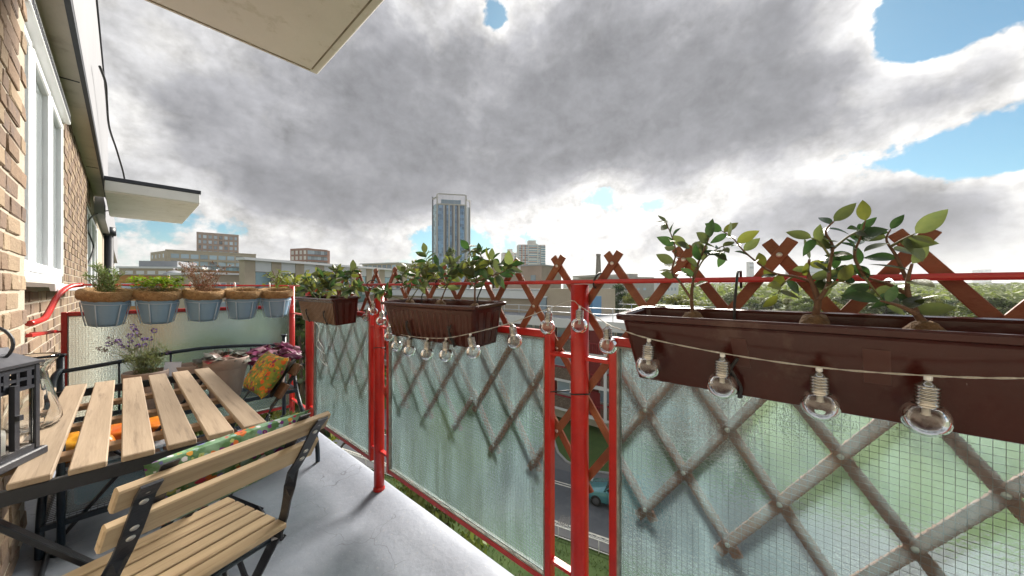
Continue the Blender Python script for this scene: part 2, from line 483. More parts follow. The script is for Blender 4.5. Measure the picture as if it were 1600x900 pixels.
def glass_material():
    m = bpy.data.materials.new('rippled_wired_glass'); m.use_nodes = True
    t = m.node_tree; b = t.nodes['Principled BSDF']
    b.inputs['Base Color'].default_value = (0.88, 0.97, 0.97, 1)
    b.inputs['Transmission Weight'].default_value = 1.0
    b.inputs['Roughness'].default_value = 0.03
    b.inputs['IOR'].default_value = 1.40
    tcn = t.nodes.new('ShaderNodeTexCoord')
    n1 = t.nodes.new('ShaderNodeTexNoise'); n1.inputs['Scale'].default_value = 150; n1.inputs['Detail'].default_value = 2
    t.links.new(tcn.outputs['Object'], n1.inputs['Vector'])
    bp = t.nodes.new('ShaderNodeBump'); bp.inputs['Strength'].default_value = 0.20; bp.inputs['Distance'].default_value = 0.003
    t.links.new(n1.outputs[0], bp.inputs['Height']); t.links.new(bp.outputs[0], b.inputs['Normal'])
    # thin dirt plus a streaky teal veil: scattered light put into the pane's colour
    mp = t.nodes.new('ShaderNodeMapping'); mp.inputs['Scale'].default_value = (1, 9, 1.2)
    t.links.new(tcn.outputs['Object'], mp.inputs[0])
    n2 = t.nodes.new('ShaderNodeTexNoise'); n2.inputs['Scale'].default_value = 2.2; n2.inputs['Detail'].default_value = 6
    t.links.new(mp.outputs[0], n2.inputs['Vector'])
    mr = t.nodes.new('ShaderNodeMapRange'); t.links.new(n2.outputs[0], mr.inputs[0])
    mr.inputs[1].default_value = 0.42; mr.inputs[2].default_value = 0.75; mr.inputs[3].default_value = 0.05; mr.inputs[4].default_value = 0.12
    d = t.nodes.new('ShaderNodeBsdfTranslucent'); d.inputs[0].default_value = (0.54, 0.76, 0.79, 1)
    ms = t.nodes.new('ShaderNodeMixShader')
    t.links.new(mr.outputs[0], ms.inputs[0]); t.links.new(b.outputs[0], ms.inputs[1]); t.links.new(d.outputs[0], ms.inputs[2])
    t.links.new(ms.outputs[0], t.nodes['Material Output'].inputs[0])
    return m
WGLASS = glass_material()

# ================================================================== the balcony itself
def floor_material():
    m = pm('painted_concrete', (0.245,0.268,0.315), (0.165,0.185,0.225), 2.6, 0.55, 0.28, 45, c3=(0.34,0.33,0.31), s3=75, t3=(0.62,0.72), rough2=0.8, bdist=0.006)
    t = m.node_tree
    vo = t.nodes.new('ShaderNodeTexVoronoi'); vo.feature = 'DISTANCE_TO_EDGE'; vo.inputs['Scale'].default_value = 2.3
    tcn = [n for n in t.nodes if n.type == 'TEX_COORD'][0]
    nz = t.nodes.new('ShaderNodeTexNoise'); nz.inputs['Scale'].default_value = 6; t.links.new(tcn.outputs['Object'], nz.inputs['Vector'])
    vm = t.nodes.new('ShaderNodeVectorMath'); vm.operation = 'MULTIPLY_ADD'
    t.links.new(nz.outputs['Color'], vm.inputs[0]); vm.inputs[1].default_value = (0.35,0.35,0.35); t.links.new(tcn.outputs['Object'], vm.inputs[2])
    t.links.new(vm.outputs[0], vo.inputs['Vector'])
    mr = t.nodes.new('ShaderNodeMapRange'); t.links.new(vo.outputs['Distance'], mr.inputs[0])
    mr.inputs[1].default_value = 0.0; mr.inputs[2].default_value = 0.006; mr.inputs[3].default_value = 0.6; mr.inputs[4].default_value = 1.0
    # only some of the cracks have opened
    nz2 = t.nodes.new('ShaderNodeTexNoise'); nz2.inputs['Scale'].default_value = 1.6; t.links.new(tcn.outputs['Object'], nz2.inputs['Vector'])
    mr2 = t.nodes.new('ShaderNodeMapRange'); t.links.new(nz2.outputs[0], mr2.inputs[0]); mr2.inputs[1].default_value = 0.48; mr2.inputs[2].default_value = 0.56; mr2.inputs[3].default_value = 1; mr2.inputs[4].default_value = 0
    mx = t.nodes.new('ShaderNodeMath'); mx.operation = 'MAXIMUM'; t.links.new(mr.outputs[0], mx.inputs[0]); t.links.new(mr2.outputs[0], mx.inputs[1])
    b = [n for n in t.nodes if n.type == 'BSDF_PRINCIPLED'][0]
    src = b.inputs['Base Color'].links[0].from_socket
    mc = t.nodes.new('ShaderNodeMix'); mc.data_type = 'RGBA'; mc.blend_type = 'MULTIPLY'; mc.inputs[0].default_value = 1
    t.links.new(src, mc.inputs[6]); t.links.new(mx.outputs[0], mc.inputs[7]); t.links.new(mc.outputs[2], b.inputs['Base Color'])
    return m
FLOORM = floor_material()
mb = MB()
# floor with a rounded, slightly raised outer margin, as one swept profile along Y
prof = [(-0.36,0.0),(-0.30,0.10),(-0.285,0.115),(-0.275,0.06),(-0.255,0.018),(-0.22,0.004),(0.0,0.0),(0.3,0.0),(0.62,0.0),(0.74,-0.006),(0.80,0.0),(0.84,0.009),(0.89,0.018),(0.95,0.022),(0.995,0.019),(1.018,0.008),(1.022,-0.03),(1.022,-0.16),(-0.36,-0.16)]
prof = prof[3:]
prof[0] = (-0.40, 0.03); prof[1] = (-0.27, 0.022)
ys = [-2.4 + 0.15*i for i in range(40)] + [3.50]
vs = []; fs = []
for y in ys:
    for x, z in prof:
        jit = 0.006*noise.noise(V((x*4, y*3, 1.0))) if 0.7 < x < 1.0 else 0.002*noise.noise(V((x*5, y*5, 3.0)))
        vs.append(V((x + (0.004*noise.noise(V((y*2.5, 0, 2))) if x > 1.0 else 0), y, z + jit)))
n = len(prof)
for i in range(len(ys)-1):
    for k in range(n-1):
        fs.append((i*n+k, i*n+k+1, (i+1)*n+k+1, (i+1)*n+k))
fs.append(tuple(range(n))); fs.append(tuple((len(ys)-1)*n + k for k in reversed(range(n))))
mb.add(vs, fs, True)
struct('balcony_floor', mb, FLOORM)

# ------------------------------------------------------------------ apartment building (wall, windows, eaves, balcony slabs)
GROUND = EYE - 12.4
bld = empty('apartment_building', 'brown brick flats with white windows along the left edge of the balcony', 'building', (-0.5, 4, 0))
XW, XN, YN = -0.37, -0.29, 2.65           # far wall face, near (thicker) wall face and where it ends
WIN1 = (3.19, 5.25, EYE+0.045, EYE+1.56)
WIN2 = (8.3, 11.4, EYE-0.35, EYE+1.30)
mb = MB(); IN = 0.005                       # the mortar bed lies behind the brick faces
x1 = XW - IN
def wallpiece(m, y0, y1, z0, z1): m.box((x1-0.22, y0, z0), (x1, y1, z1))
ZT = EYE + 1.72
wallpiece(mb, YN, WIN1[0], GROUND, ZT); wallpiece(mb, WIN1[0], WIN1[1], GROUND, WIN1[2]); wallpiece(mb, WIN1[0], WIN1[1], WIN1[3], ZT)
wallpiece(mb, WIN1[1], WIN2[0], GROUND, ZT); wallpiece(mb, WIN2[0], WIN2[1], GROUND, WIN2[2]); wallpiece(mb, WIN2[0], WIN2[1], WIN2[3], ZT)
wallpiece(mb, WIN2[1], 30.0, GROUND, ZT)
wall = part('wall', mb, MORTAR, bld)
mb = MB(); mb.box((XN-IN-0.3, -4.0, GROUND), (XN-IN, YN-IN, EYE+1.62))
pier = part('wall_pier', mb, MORTAR, bld)

def brick_mesh(name, w, h, d, mat, seed):
    m = MB(); r = random.Random(seed)
    m.cbox((0,0,0), (d, w, h), None, 0.004)
    for p in m.v:
        p += V((r.uniform(-.0015,.0015), r.uniform(-.0015,.0015), r.uniform(-.0015,.0015)))
    return mesh_from(m, name, mat)
BW, BH, BD = 0.212, 0.064, 0.03
stretchers = [brick_mesh('brick', BW, BH, BD, BRICKS[i % 3], i) for i in range(9)]
headers = [brick_mesh('brick', 0.102, BH, BD, BRICKS[i % 3], 20+i) for i in range(9)]
spots = []
def course(face, y0, y1, z0, z1, parent, holes=()):
    k0 = math.floor(z0/0.075); k1 = math.ceil(z1/0.075)
    for k in range(k0, k1):
        z = k*0.075 + 0.0375
        if z - .03 < z0 or z + .03 > z1: continue
        # Flemish-like bond: long and short bricks alternate, every other course shifted
        y = y1 - (0.0 if k % 2 else 0.168)
        j = 0
        while y > y0 + 0.02:
            w = BW if (j + k) % 2 == 0 else 0.102
            a, b_ = y - w, y
            if b_ <= y1 + 1e-6 and a >= y0 - 0.05:
                if not any(a < h[1] and b_ > h[0] and z-.03 < h[3] and z+.03 > h[2] for h in holes):
                    spots.append((face, (a+b_)/2, z, w, parent))
            y = a - 0.011; j += 1
course(XN, 1.9, YN, -0.02, EYE+1.6, pier)
course(XW, YN+0.06, 9.0, -0.6, ZT-0.01, wall, [WIN1, WIN2])
vis = []; hid = []
for s_ in spots:
    p = project((s_[0], s_[1], s_[2]))
    ok = p and -30 < p[0] < 200 and -30 < p[1] < 900
    if ok and s_[0] == XW and p[0] < 36: ok = False
    (vis if ok else hid).append((p[2] if p else 99, s_))
vis.sort(key=lambda t: t[0])
hid += vis[300:]
def brick_M(s_):
    r = rnd
    return Matrix.Translation((s_[0]-BD/2 + r.uniform(-.0025,.003), s_[1], s_[2])) @ Matrix.Rotation(r.uniform(-.008,.008), 4, 'X') @ Matrix.Rotation(r.uniform(-.01,.01), 4, 'Z')
for d_, s_ in vis[:300]:
    me = rnd.choice(stretchers if s_[3] == BW else headers)
    inst('brick', me, s_[4], brick_M(s_))
for pr in (wall, pier):
    for mi, mat_ in enumerate(BRICKS):
        m = MB()
        for i, (d_, s_) in enumerate(hid):
            if s_[4] is pr and i % 3 == mi:
                M = brick_M(s_); m.cbox((0,0,0), (BD, s_[3], BH), M)
        if m.v: part('brickwork', m, mat_, pr, kind='stuff')

# windows
def window(y0, y1, z0, z1, bars, vent):
    fr = MB(); xf = XW - 0.05; w = 0.055
    for (a, b_) in ((y0, y0+w), (y1-w, y1)): fr.cbox((xf, (a+b_)/2, (z0+z1)/2), (0.07, w, z1-z0), None, 0.006)
    for (a, b_) in ((z0, z0+w), (z1-w, z1)): fr.cbox((xf, (y0+y1)/2, (a+b_)/2), (0.068, y1-y0-2*w, w), None, 0.006)
    o = part('window', fr, WHITEPVC, bld)
    ed = [y0+w] + bars + [y1-w]
    for b_ in bars:
        m = MB(); m.cbox((xf, b_, (z0+z1)/2), (0.069, 0.06, z1-z0-2*w), None, 0.006); part('mullion', m, WHITEPVC, o)
    for i in range(len(ed)-1):
        a = ed[i] + (0.032 if i else 0.004); c = ed[i+1] - (0.032 if i < len(ed)-2 else 0.004)
        m = MB(); sw = 0.06; xs_ = xf + 0.012; zz0, zz1 = z0+w+.004, z1-w-.004
        m.cbox((xs_, a+sw/2, (zz0+zz1)/2), (0.072, sw, zz1-zz0), None, 0.008)
        m.cbox((xs_, c-sw/2, (zz0+zz1)/2), (0.072, sw, zz1-zz0), None, 0.008)
        m.cbox((xs_, (a+c)/2, zz0+sw/2), (0.070, c-a-2*sw, sw), None, 0.008)
        m.cbox((xs_, (a+c)/2, zz1-sw/2), (0.070, c-a-2*sw, sw), None, 0.008)
        part('sash', m, WHITEPVC, o)
        m = MB(); m.box((xs_-0.004, a+sw-.002, zz0+sw-.002), (xs_+0.002, c-sw+.002, zz1-sw+.002)); part('pane', m, PANE, o)
        m = MB()
        # pale curtain hanging inside, in folds
        k = 26; pts = []
        for j in range(k+1):
            t = j/k; yy = a+0.02 + (c-a-0.04)*t*0.62
            pts.append((xs_-0.10+0.018*math.sin(j*1.9), yy))
        vs = [V((x, y, z)) for z in (zz0+.02, zz1) for x, y in pts]
        m.add(vs, [(j, j+1, k+2+j, k+1+j) for j in range(k)], True)
        part('curtain', m, CURTAIN, o)
    if vent:
        m = MB(); m.cbox((XW+0.0, (y0+y1)/2, z1+0.028), (0.07, y1-y0+0.05, 0.10), None, 0.006)
        vo = part('vent_strip', m, WHITEPVC, o)
        m = MB(); nS = 40
        for j in range(nS):
            yy = y0 + (j+0.5)*(y1-y0)/nS
            m.box((XW+0.0345, yy-0.017, z1-0.002), (XW+0.0370, yy+0.017, z1+0.045))
        part('vent_slots', m, DARKFELT, o)
        m = MB(); yc0, yc1 = y0-0.03, y1+0.04
        prof = [(XW-0.08, z0-0.001), (XW+0.115, z0-0.022), (XW+0.115, z0-0.062), (XW+0.100, z0-0.062), (XW+0.095, z0-0.040), (XW-0.08, z0-0.036)]
        n = len(prof); vs = [V((x, y, z)) for y in (yc0, yc1) for x, z in prof]
        m.add(vs, [tuple(range(n)), tuple(reversed(range(n, 2*n)))] + [(i, n+i, n+(i+1)%n, (i+1)%n) for i in range(n)])
        m.cbox((XW+0.03, yc1-0.002, z0-0.045), (0.18, 0.03, 0.055), None, 0.004)
        part('sill', m, WHITEPVC, o)
    else:
        m = MB(); m.cbox((XW-0.01, (y0+y1)/2, z0-0.025), (0.14, y1-y0+0.06, 0.045), None, 0.005); part('sill', m, WHITEPVC, o)
PANE = pm('window_pane', (0.80,0.86,0.88), None, rough=0.03, trans=0.85, ior=1.5)
CURTAIN = pm('curtain_cloth', (0.55,0.60,0.64), (0.48,0.53,0.58), 6, 0.9)
window(*WIN1, [3.62, 4.42], True)
window(*WIN2, [9.4, 10.5], False)
m = MB(); m.box((-2.6, 2.9, EYE-1.1), (-2.55, 12.0, EYE+1.6)); m.box((-2.55, 2.9, EYE-1.1), (-0.62, 12, EYE-1.05)); m.box((-2.55, 2.9, EYE+1.6), (-0.62, 12, EYE+1.65))
part('room_interior', m, pm('room_plaster', (0.35,0.33,0.30)), bld)
# eaves: soffit board, dark trim, pale cladding above
ZS = EYE + 1.72; XF = -0.237
m = MB(); m.box((XW-0.3, -4, ZS), (XF-0.004, 10.1, ZS+0.05)); sof = part('soffit_board', m, SOFFITB, bld)
for yj in (4.6, 7.7):
    m = MB(); m.box((XW+0.012, yj, ZS-0.006), (XF-0.01, yj+0.012, ZS-0.0005)); part('joint', m, DARKFELT, sof)
m = MB(); m.box((XF-0.004, -4, ZS+0.02), (XF+0.03, 10.1, ZS+1.42)); part('cladding', m, FASCIAW, bld)
m = MB(); m.box((XF+0.001, -4, ZS-0.03), (XF+0.028, 10.1, ZS+0.018)); part('drip_trim', m, DARKFELT, bld)
m = MB(); m.box((XF-0.05, -4, ZS+1.422), (XF+0.045, 10.1, ZS+1.47)); part('edge_cap', m, DARKFELT, bld)
m = MB(); m.box((XW-0.3, 10.2, ZS-0.3), (XF-0.02, 30, ZS+1.0)); part('far_cladding', m, FASCIAW, bld)
# balcony slab overhead and the neighbour's balcony slab further along
m = MB()
x0, x1_, y0, y1, z0, z1 = XW, 0.905, -3.0, 2.632, EYE+1.5, EYE+1.66
m.cbox(((x0+x1_)/2, (y0+y1)/2, (z0+z1)/2), (x1_-x0, y1-y0, z1-z0), None, 0.012)
for p in m.v: p += V((0.004*noise.noise(p*3), 0.004*noise.noise(p*3+V((5,0,0))), 0))
up = part('upper_balcony_slab', m, SLABW, bld)
m = MB(); g = 0.05
m.box((x1_-g-0.008, y0+g, z0-0.0035), (x1_-g, y1-g, z0-0.0005)); m.box((x0+0.02, y1-0.038, z0-0.0035), (x1_-g-0.0085, y1-0.030, z0-0.0005))
part('drip_groove', m, pm('groove_brown', (0.16,0.13,0.10), (0.35,0.30,0.25), 9, 0.9), up)  # mottled dark brown strips mark the groove along the slab edges
m = MB(); m.cbox(((XF+0.03+0.9)/2, 9.7, EYE+1.60), (0.9-XF-0.03, 2.85, 0.165), None, 0.008)
ns = part('neighbour_balcony_slab', m, SLABF, bld)
m = MB(); m.cbox(((XF+0.03+0.91)/2, 9.7, EYE+1.715), (0.92-XF-0.03, 2.87, 0.06), None, 0.004); part('edge_trim', m, DARKFELT, ns)
m = MB(); m.box((XF+0.04, 8.30, EYE+1.50), (0.895, 11.1, EYE+1.516)); part('underside', m, SLABW, ns)
pp = on_x(170, 400, -0.27)
m = MB(); m.tube([(-0.27, pp.y, GROUND), (-0.27, pp.y, EYE+1.55)], 0.085, 14)
dp = part('drainpipe', m, BLACK, bld)
m = MB(); m.tube([(-0.27, pp.y, EYE+1.38), (-0.27, pp.y, EYE+1.6)], 0.13, 14); part('pipe_collar', m, BLACK, dp)
# loose aerial cable
pts = [at(156,104,3.3), at(165,130,3.6), at(167,160,3.9), at(171,200,4.4), at(184,240,5.0), at(195,285,5.6), at(188,315,6.2), at(172,328,6.8), at(158,331,6.9), at(140,342,5.6), at(137,358,5.5), at(142,372,5.6), at(146,388,5.8), at(138,412,5.5), at(135,428,5.4)]
m = MB(); m.tube(spline(pts, 6), 0.011, 6)
thing('aerial_cable', m, CABLE, 'thin dark cable looping down in front of the neighbour balcony slab', 'cable')

# ------------------------------------------------------------------ railing
rail = empty('balcony_railing', 'red steel railing with wired glass panels round the balcony', 'railing', (0.94, 1.5, 0))
XR = 0.94; ZR = EYE + 0.019
posts = [(XR, 0.55), (XR, 1.82), (XR, 2.90), (XR, -0.72)]
for x, y in posts:
    m = MB()
    m.tube([(x, y, 0.0), (x, y, 0.3), (x, y, 0.8), (x, y, ZR-0.008)], 0.0275, 20)
    m.lathe([(0.029,0.0),(0.032,0.003),(0.031,0.015),(0.0278,0.022)], 20, (x, y, 0.016))
    part('post', m, RED, rail)
m = MB(); m.bar((XR, -1.6, ZR), (XR, 3.36, ZR), 0.036, 0.012, ch=0.004); part('top_rail', m, RED, rail)
m = MB()
m.bar((XR-0.02, 3.355, ZR), (-0.17, 3.355, ZR), 0.036, 0.012, ch=0.004)
e1 = [(-0.17, 3.355, ZR), (-0.215, 3.30, ZR-0.012), (-0.245, 3.18, ZR-0.06), (-0.262, 2.98, ZR-0.15), (-0.268, 2.86, ZR-0.175), (-0.285, 2.66, ZR-0.18)]
m.tube(spline(e1, 4), 0.013, 8)
part('end_rail', m, RED, rail)
ZP1, ZP0 = EYE - 0.142, EYE - 0.985
def glass_panel(a, b_, z0, z1, nm='glass_panel', corner_x=None):
    """framed wired-glass panel between the plan points a and b_"""
    a, b_ = V((*a, 0)), V((*b_, 0)); d = (b_-a).normalized(); L = (b_-a).length; nrm = V((-d.y, d.x, 0))
    fw, fd = 0.024, 0.030
    m = MB(); up = (0,0,1)
    for t in (fw/2, L-fw/2):
        m.bar(a + d*t + V((0,0,z0)), a + d*t + V((0,0,z1)), fd, fw, up=tuple(d), ch=0.003)
    for z in (z0+fw/2, z1-fw/2):
        m.bar(a + d*(fw+.0005) + V((0,0,z)), a + d*(L-fw-.0005) + V((0,0,z)), fd-0.002, fw, ch=0.003)
    o = part(nm, m, RED, rail)
    M = Matrix(((d.x,nrm.x,0,a.x),(d.y,nrm.y,0,a.y),(0,0,1,0),(0,0,0,1)))
    m = MB(); m.box((fw-.004, -0.003, z0+fw-.004), (L-fw+.004, 0.003, z1-fw+.004), M); part('pane', m, WGLASS, o)
    m = MB(); s_ = 0.0127; r_ = 0.00028
    k = 1
    sx = fw + 0.004
    while sx < L - fw:
        m.box((sx-r_, -0.0046, z0+fw), (sx+r_, -0.0035, z1-fw), M); sx += s_
    sz = z0 + fw + 0.004
    while sz < z1 - fw:
        m.box((fw, -0.0050, sz-r_), (L-fw, -0.0038, sz+r_), M); sz += s_
    part('wire_mesh', m, MESHW, o, kind='stuff')
    m = MB(); g = 0.010
    for sgn in (-1, 1):
        yy = 0.009*sgn
        m.box((fw, yy-.005, z0+fw), (fw+g*0.5, yy+.005, z1-fw), M); m.box((L-fw-g*0.5, yy-.005, z0+fw), (L-fw, yy+.005, z1-fw), M)
        m.box((fw+g*.5, yy-.005, z0+fw), (L-fw-g*.5, yy+.005, z0+fw+g*.5), M); m.box((fw+g*.5, yy-.005, z1-fw-g*.5), (L-fw-g*.5, yy+.005, z1-fw), M)
    part('putty_bead', m, PUTTY, o)
    return o
glass_panel((XR, 2.79), (XR, 1.89), ZP0, ZP1)
glass_panel((XR, 1.715), (XR, 0.652), ZP0, ZP1)
glass_panel((XR, 0.447), (XR, -0.62), ZP0, ZP1)
glass_panel((XR, -0.82), (XR, -1.6), ZP0, ZP1)
glass_panel((-0.25, 3.37), (0.955, 3.37), EYE-1.02, EYE-0.145)
def link(p, q):
    m = MB(); m.bar(p, q, 0.026, 0.012, ch=0.002); part('stay', m, RED, rail)
for ya, yb in ((0.655, 0.5755), (0.5245, 0.446), (1.89, 1.8455), (1.7945, 1.715), (2.79, 2.8745+.05)):
    for z in (EYE-0.215, EYE-0.90):
        link((XR, ya, z), (XR, yb, z))
link((-0.25, 3.37, EYE-0.26), (-0.36, 3.37, EYE-0.26)); link((0.955, 3.37, EYE-0.215), (XR+0.01, 2.92, EYE-0.215)); link((0.955, 3.37, EYE-0.95), (XR+0.01, 2.92, EYE-0.95))
m = MB(); m.bar((-0.27, 3.36, EYE-0.255), (-0.285, 2.66, EYE-0.215), 0.020, 0.016, ch=0.002); part('wall_bracket', m, RED, rail)
# corner post behind the end panel
m = MB(); m.tube([(0.965, 3.40, 0.0), (0.965, 3.40, ZR)], 0.02, 12); part('post', m, RED, rail)
# dark ties round the posts
def ring_tie(name, label, c, r, tail, th=0.0022):
    m = MB(); pts = [V((c[0]+r*math.cos(a), c[1]+r*math.sin(a), c[2]+0.003*math.sin(a*2))) for a in [i*math.pi/10 for i in range(21)]]
    m.tube(pts, th, 6)
    m.tube([pts[5], pts[5]+V(tail)], th, 6)
    thing(name, m, CABLE, label, 'tie')
ring_tie('cable_tie', 'thin dark tie wound round the nearest red post', (XR, 0.55, EYE-0.325), 0.030, (-0.03, 0.06, -0.01))
ring_tie('cable_tie', 'thin dark tie round the red post left of the middle planter', (XR, 1.82, EYE-0.33), 0.030, (-0.02,-0.02,0))
def loop_tie(label, y, r=0.02):
    m = MB(); c = V((XR+0.018, y, ZR+0.004)); pts = [c + V((0.034*math.cos(a), 0.010*math.cos(a+1), 0.022*math.sin(a))) for a in [i*math.pi/10 for i in range(21)]]
    m.tube(pts, 0.0032, 6); thing('cable_tie', m, CABLE, label, 'tie')
loop_tie('black tie fixing the lattice to the top rail beside the near post', on_x(930, 440, XR).y)
loop_tie('black tie fixing the lattice to the top rail above the middle planter', on_x(684, 440, XR).y)
loop_tie('black tie fixing the lattice to the top rail at the far post', on_x(577, 444, XR).y)

# ------------------------------------------------------------------ expanding lattice trellises outside the railing
def trellis(label, yt0, pitch, zt, zb, ymin, ymax, xa):
    t = empty('trellis', label, 'trellis', (xa, (ymin+ymax)/2, zb), 'expanding wooden trellises outside the railing')
    h = 5; dz = (zt-zb)/h; dy = pitch/2
    w, th = 0.0235, 0.008
    # nodes: row j (0 top .. 5 bottom), y = yt0 + (k + j%2/2)*pitch
    def node(i, j): return V((0, yt0 + i*dy, zt - j*dz))      # i + j even
    imin = math.ceil((ymin-yt0)/dy); imax = math.floor((ymax-yt0)/dy)
    for sgn, x in ((1, xa), (-1, xa+0.0095)):
        for i0 in range(imin-6, imax+7):
            if i0 % 2: continue
            js = [j for j in range(h+1) if imin <= i0 + sgn*j <= imax]
            if len(js) < 2: continue
            a = node(i0+sgn*js[0], js[0]); b_ = node(i0+sgn*js[-1], js[-1])
            d = (b_-a).normalized(); a = a - d*0.040; b_ = b_ + d*0.036
            a.x = x + rnd.uniform(-.0015,.0015); b_.x = x + rnd.uniform(-.0015,.0015)
            m = MB(); m.bar(a, b_, th, w, up=tuple(V((1,0,0)).cross(d)), ch=0.0012)
            part('slat', m, TRELW, t)
    me = MB(); me.lathe([(0.0,0.0022),(0.0035,0.002),(0.0058,0.0008),(0.006,0)], 10)
    sm = mesh_from(me, 'screw', SCREW)
    for j in range(h+1):
        for i in range(imin, imax+1):
            if (i + j) % 2 == 0:
                p = node(i, j); p.x = xa - 0.0045
                inst('screw', sm, t, frameM(p, (0,1,0), (-1,0,0)))
    return t
trellis('brown lattice trellis behind the near glass panel and the long planter', 0.452, 0.196, EYE+0.073, EYE-0.615, -1.2, 1.08, 0.962)
trellis('brown lattice trellis behind the far glass panel and the middle planter', 1.308, 0.2145, EYE+0.079, EYE-0.605, 1.0, 3.0, 0.984)

# ================================================================== leaf meshes
def leaf_mesh(name, mat, wid=0.46, curl=0.12, fold=0.16, tip=1.0, seed=0):
    m = MB(); r = random.Random(seed)
    n = 8; vs = []; fs = []
    for i in range(n+1):
        t = i/n
        w = wid*0.5*(math.sin(math.pi*t**0.85)**0.8) * (1.0 if t < 0.6 else 1.0 - (t-0.6)*0.45*tip)
        if i == n: w = 0.0
        z = -curl*t*t + 0.02*math.sin(t*5+seed)
        vs += [V((t, -w, z + fold*w)), V((t, -w*0.5, z + fold*w*0.35)), V((t, 0, z)), V((t, w*0.5, z + fold*w*0.35)), V((t, w, z + fold*w))]
    for i in range(n):
        for k in range(4):
            a = i*5+k; fs.append((a, a+5, a+6, a+1))
    m.add(vs, fs, True)
    return mesh_from(m, name, mat)
LEAFG = pm('camellia_leaf', (0.062,0.084,0.042), (0.086,0.104,0.048), 3, 0.32, 0.15, 12, rv=0.35, transl=(0.45, (1.45,1.45,0.85)))
LEAFY = pm('camellia_leaf_yellow', (0.090,0.108,0.034), (0.12,0.13,0.038), 3, 0.38, 0.15, 12, rv=0.25, transl=(0.42, (1.5,1.5,0.7)))
LEAFD = pm('camellia_leaf_dark', (0.028,0.060,0.030), (0.045,0.085,0.040), 3, 0.26, 0.12, 12, rv=0.3, transl=(0.25, (1.5,1.8,0.8)))
BARK = pm('plant_stem', (0.16,0.085,0.05), (0.10,0.055,0.035), 60, 0.8, 0.5, 120)
BARKG = pm('green_stem', (0.13,0.14,0.05), (0.10,0.09,0.04), 40, 0.7)
leaves = [leaf_mesh('leaf', LEAFG, 0.50, 0.10, 0.18, 1.0, 1), leaf_mesh('leaf', LEAFG, 0.44, 0.22, 0.22, 1.0, 2), leaf_mesh('leaf', LEAFG, 0.56, 0.05, 0.10, 0.8, 3),
          leaf_mesh('leaf', LEAFY, 0.50, 0.15, 0.15, 1.0, 4), leaf_mesh('leaf', LEAFD, 0.48, 0.12, 0.2, 1.0, 5), leaf_mesh('leaf', LEAFD, 0.42, 0.28, 0.2, 1.0, 6)]

def shrub(name, label, base, stems, size, density, seed, group, root=True, tweak=None, start=0.3):
    """a young camellia: stems as tapering tubes, every leaf an object of its own"""
    r = random.Random(seed)
    t = empty(name, label, 'plant', base, group)
    for pts, r0 in stems:
        sp = spline(pts, 5); n = len(sp)
        m = MB(); m.tube(sp, [r0*(1-0.7*i/(n-1)) for i in range(n)], 7); part('stem', m, BARK if r0 > 0.0026 else BARKG, t)
        L = sum((sp[i+1]-sp[i]).length for i in range(n-1))
        k = max(3, int(L*density*1.25))
        side = r.choice((-1, 1))
        for j in range(k+1):
            f = start + (1-start)*j/k
            i = min(n-2, int(f*(n-1))); p = sp[i].lerp(sp[i+1], f*(n-1)-i)
            d = (sp[i+1]-sp[i]).normalized(); side = -side
            out = d.orthogonal(); out.rotate(Matrix.Rotation(r.uniform(0, 6.283), 3, d))
            out = (out + V((0, 0.55*side, 0.15)) + d*r.uniform(0.1, 0.8)).normalized()
            out = (out + V((0, 0, r.uniform(-0.45, 0.35)))).normalized()
            if j == k: out = (d + V((0, 0.3*side, r.uniform(-.2,.4)))).normalized()
            sz = size*r.uniform(0.65, 1.2)
            upv = V((r.uniform(-1.1,-.1), r.uniform(-.7,.3), r.uniform(.1,.8)))
            M = frameM(p, out, upv) @ Matrix.Diagonal((sz, sz, sz, 1))
            inst('leaf', r.choice(leaves), t, M)
    if root:
        m = MB(); m.lathe([(0.0,0.008),(0.008,0.007),(0.015,0.003),(0.021,-0.006),(0.023,-0.02)], 12, base)
        for p in m.v: p += V((0.006*noise.noise(p*90), 0.006*noise.noise(p*90+V((3,0,0))), 0.007*noise.noise(p*70+V((0,5,0)))))
        part('root_ball', m, pm('root_soil', (0.20,0.12,0.06), (0.10,0.06,0.035), 80, 0.95, 1.0, 120), t)
    return t

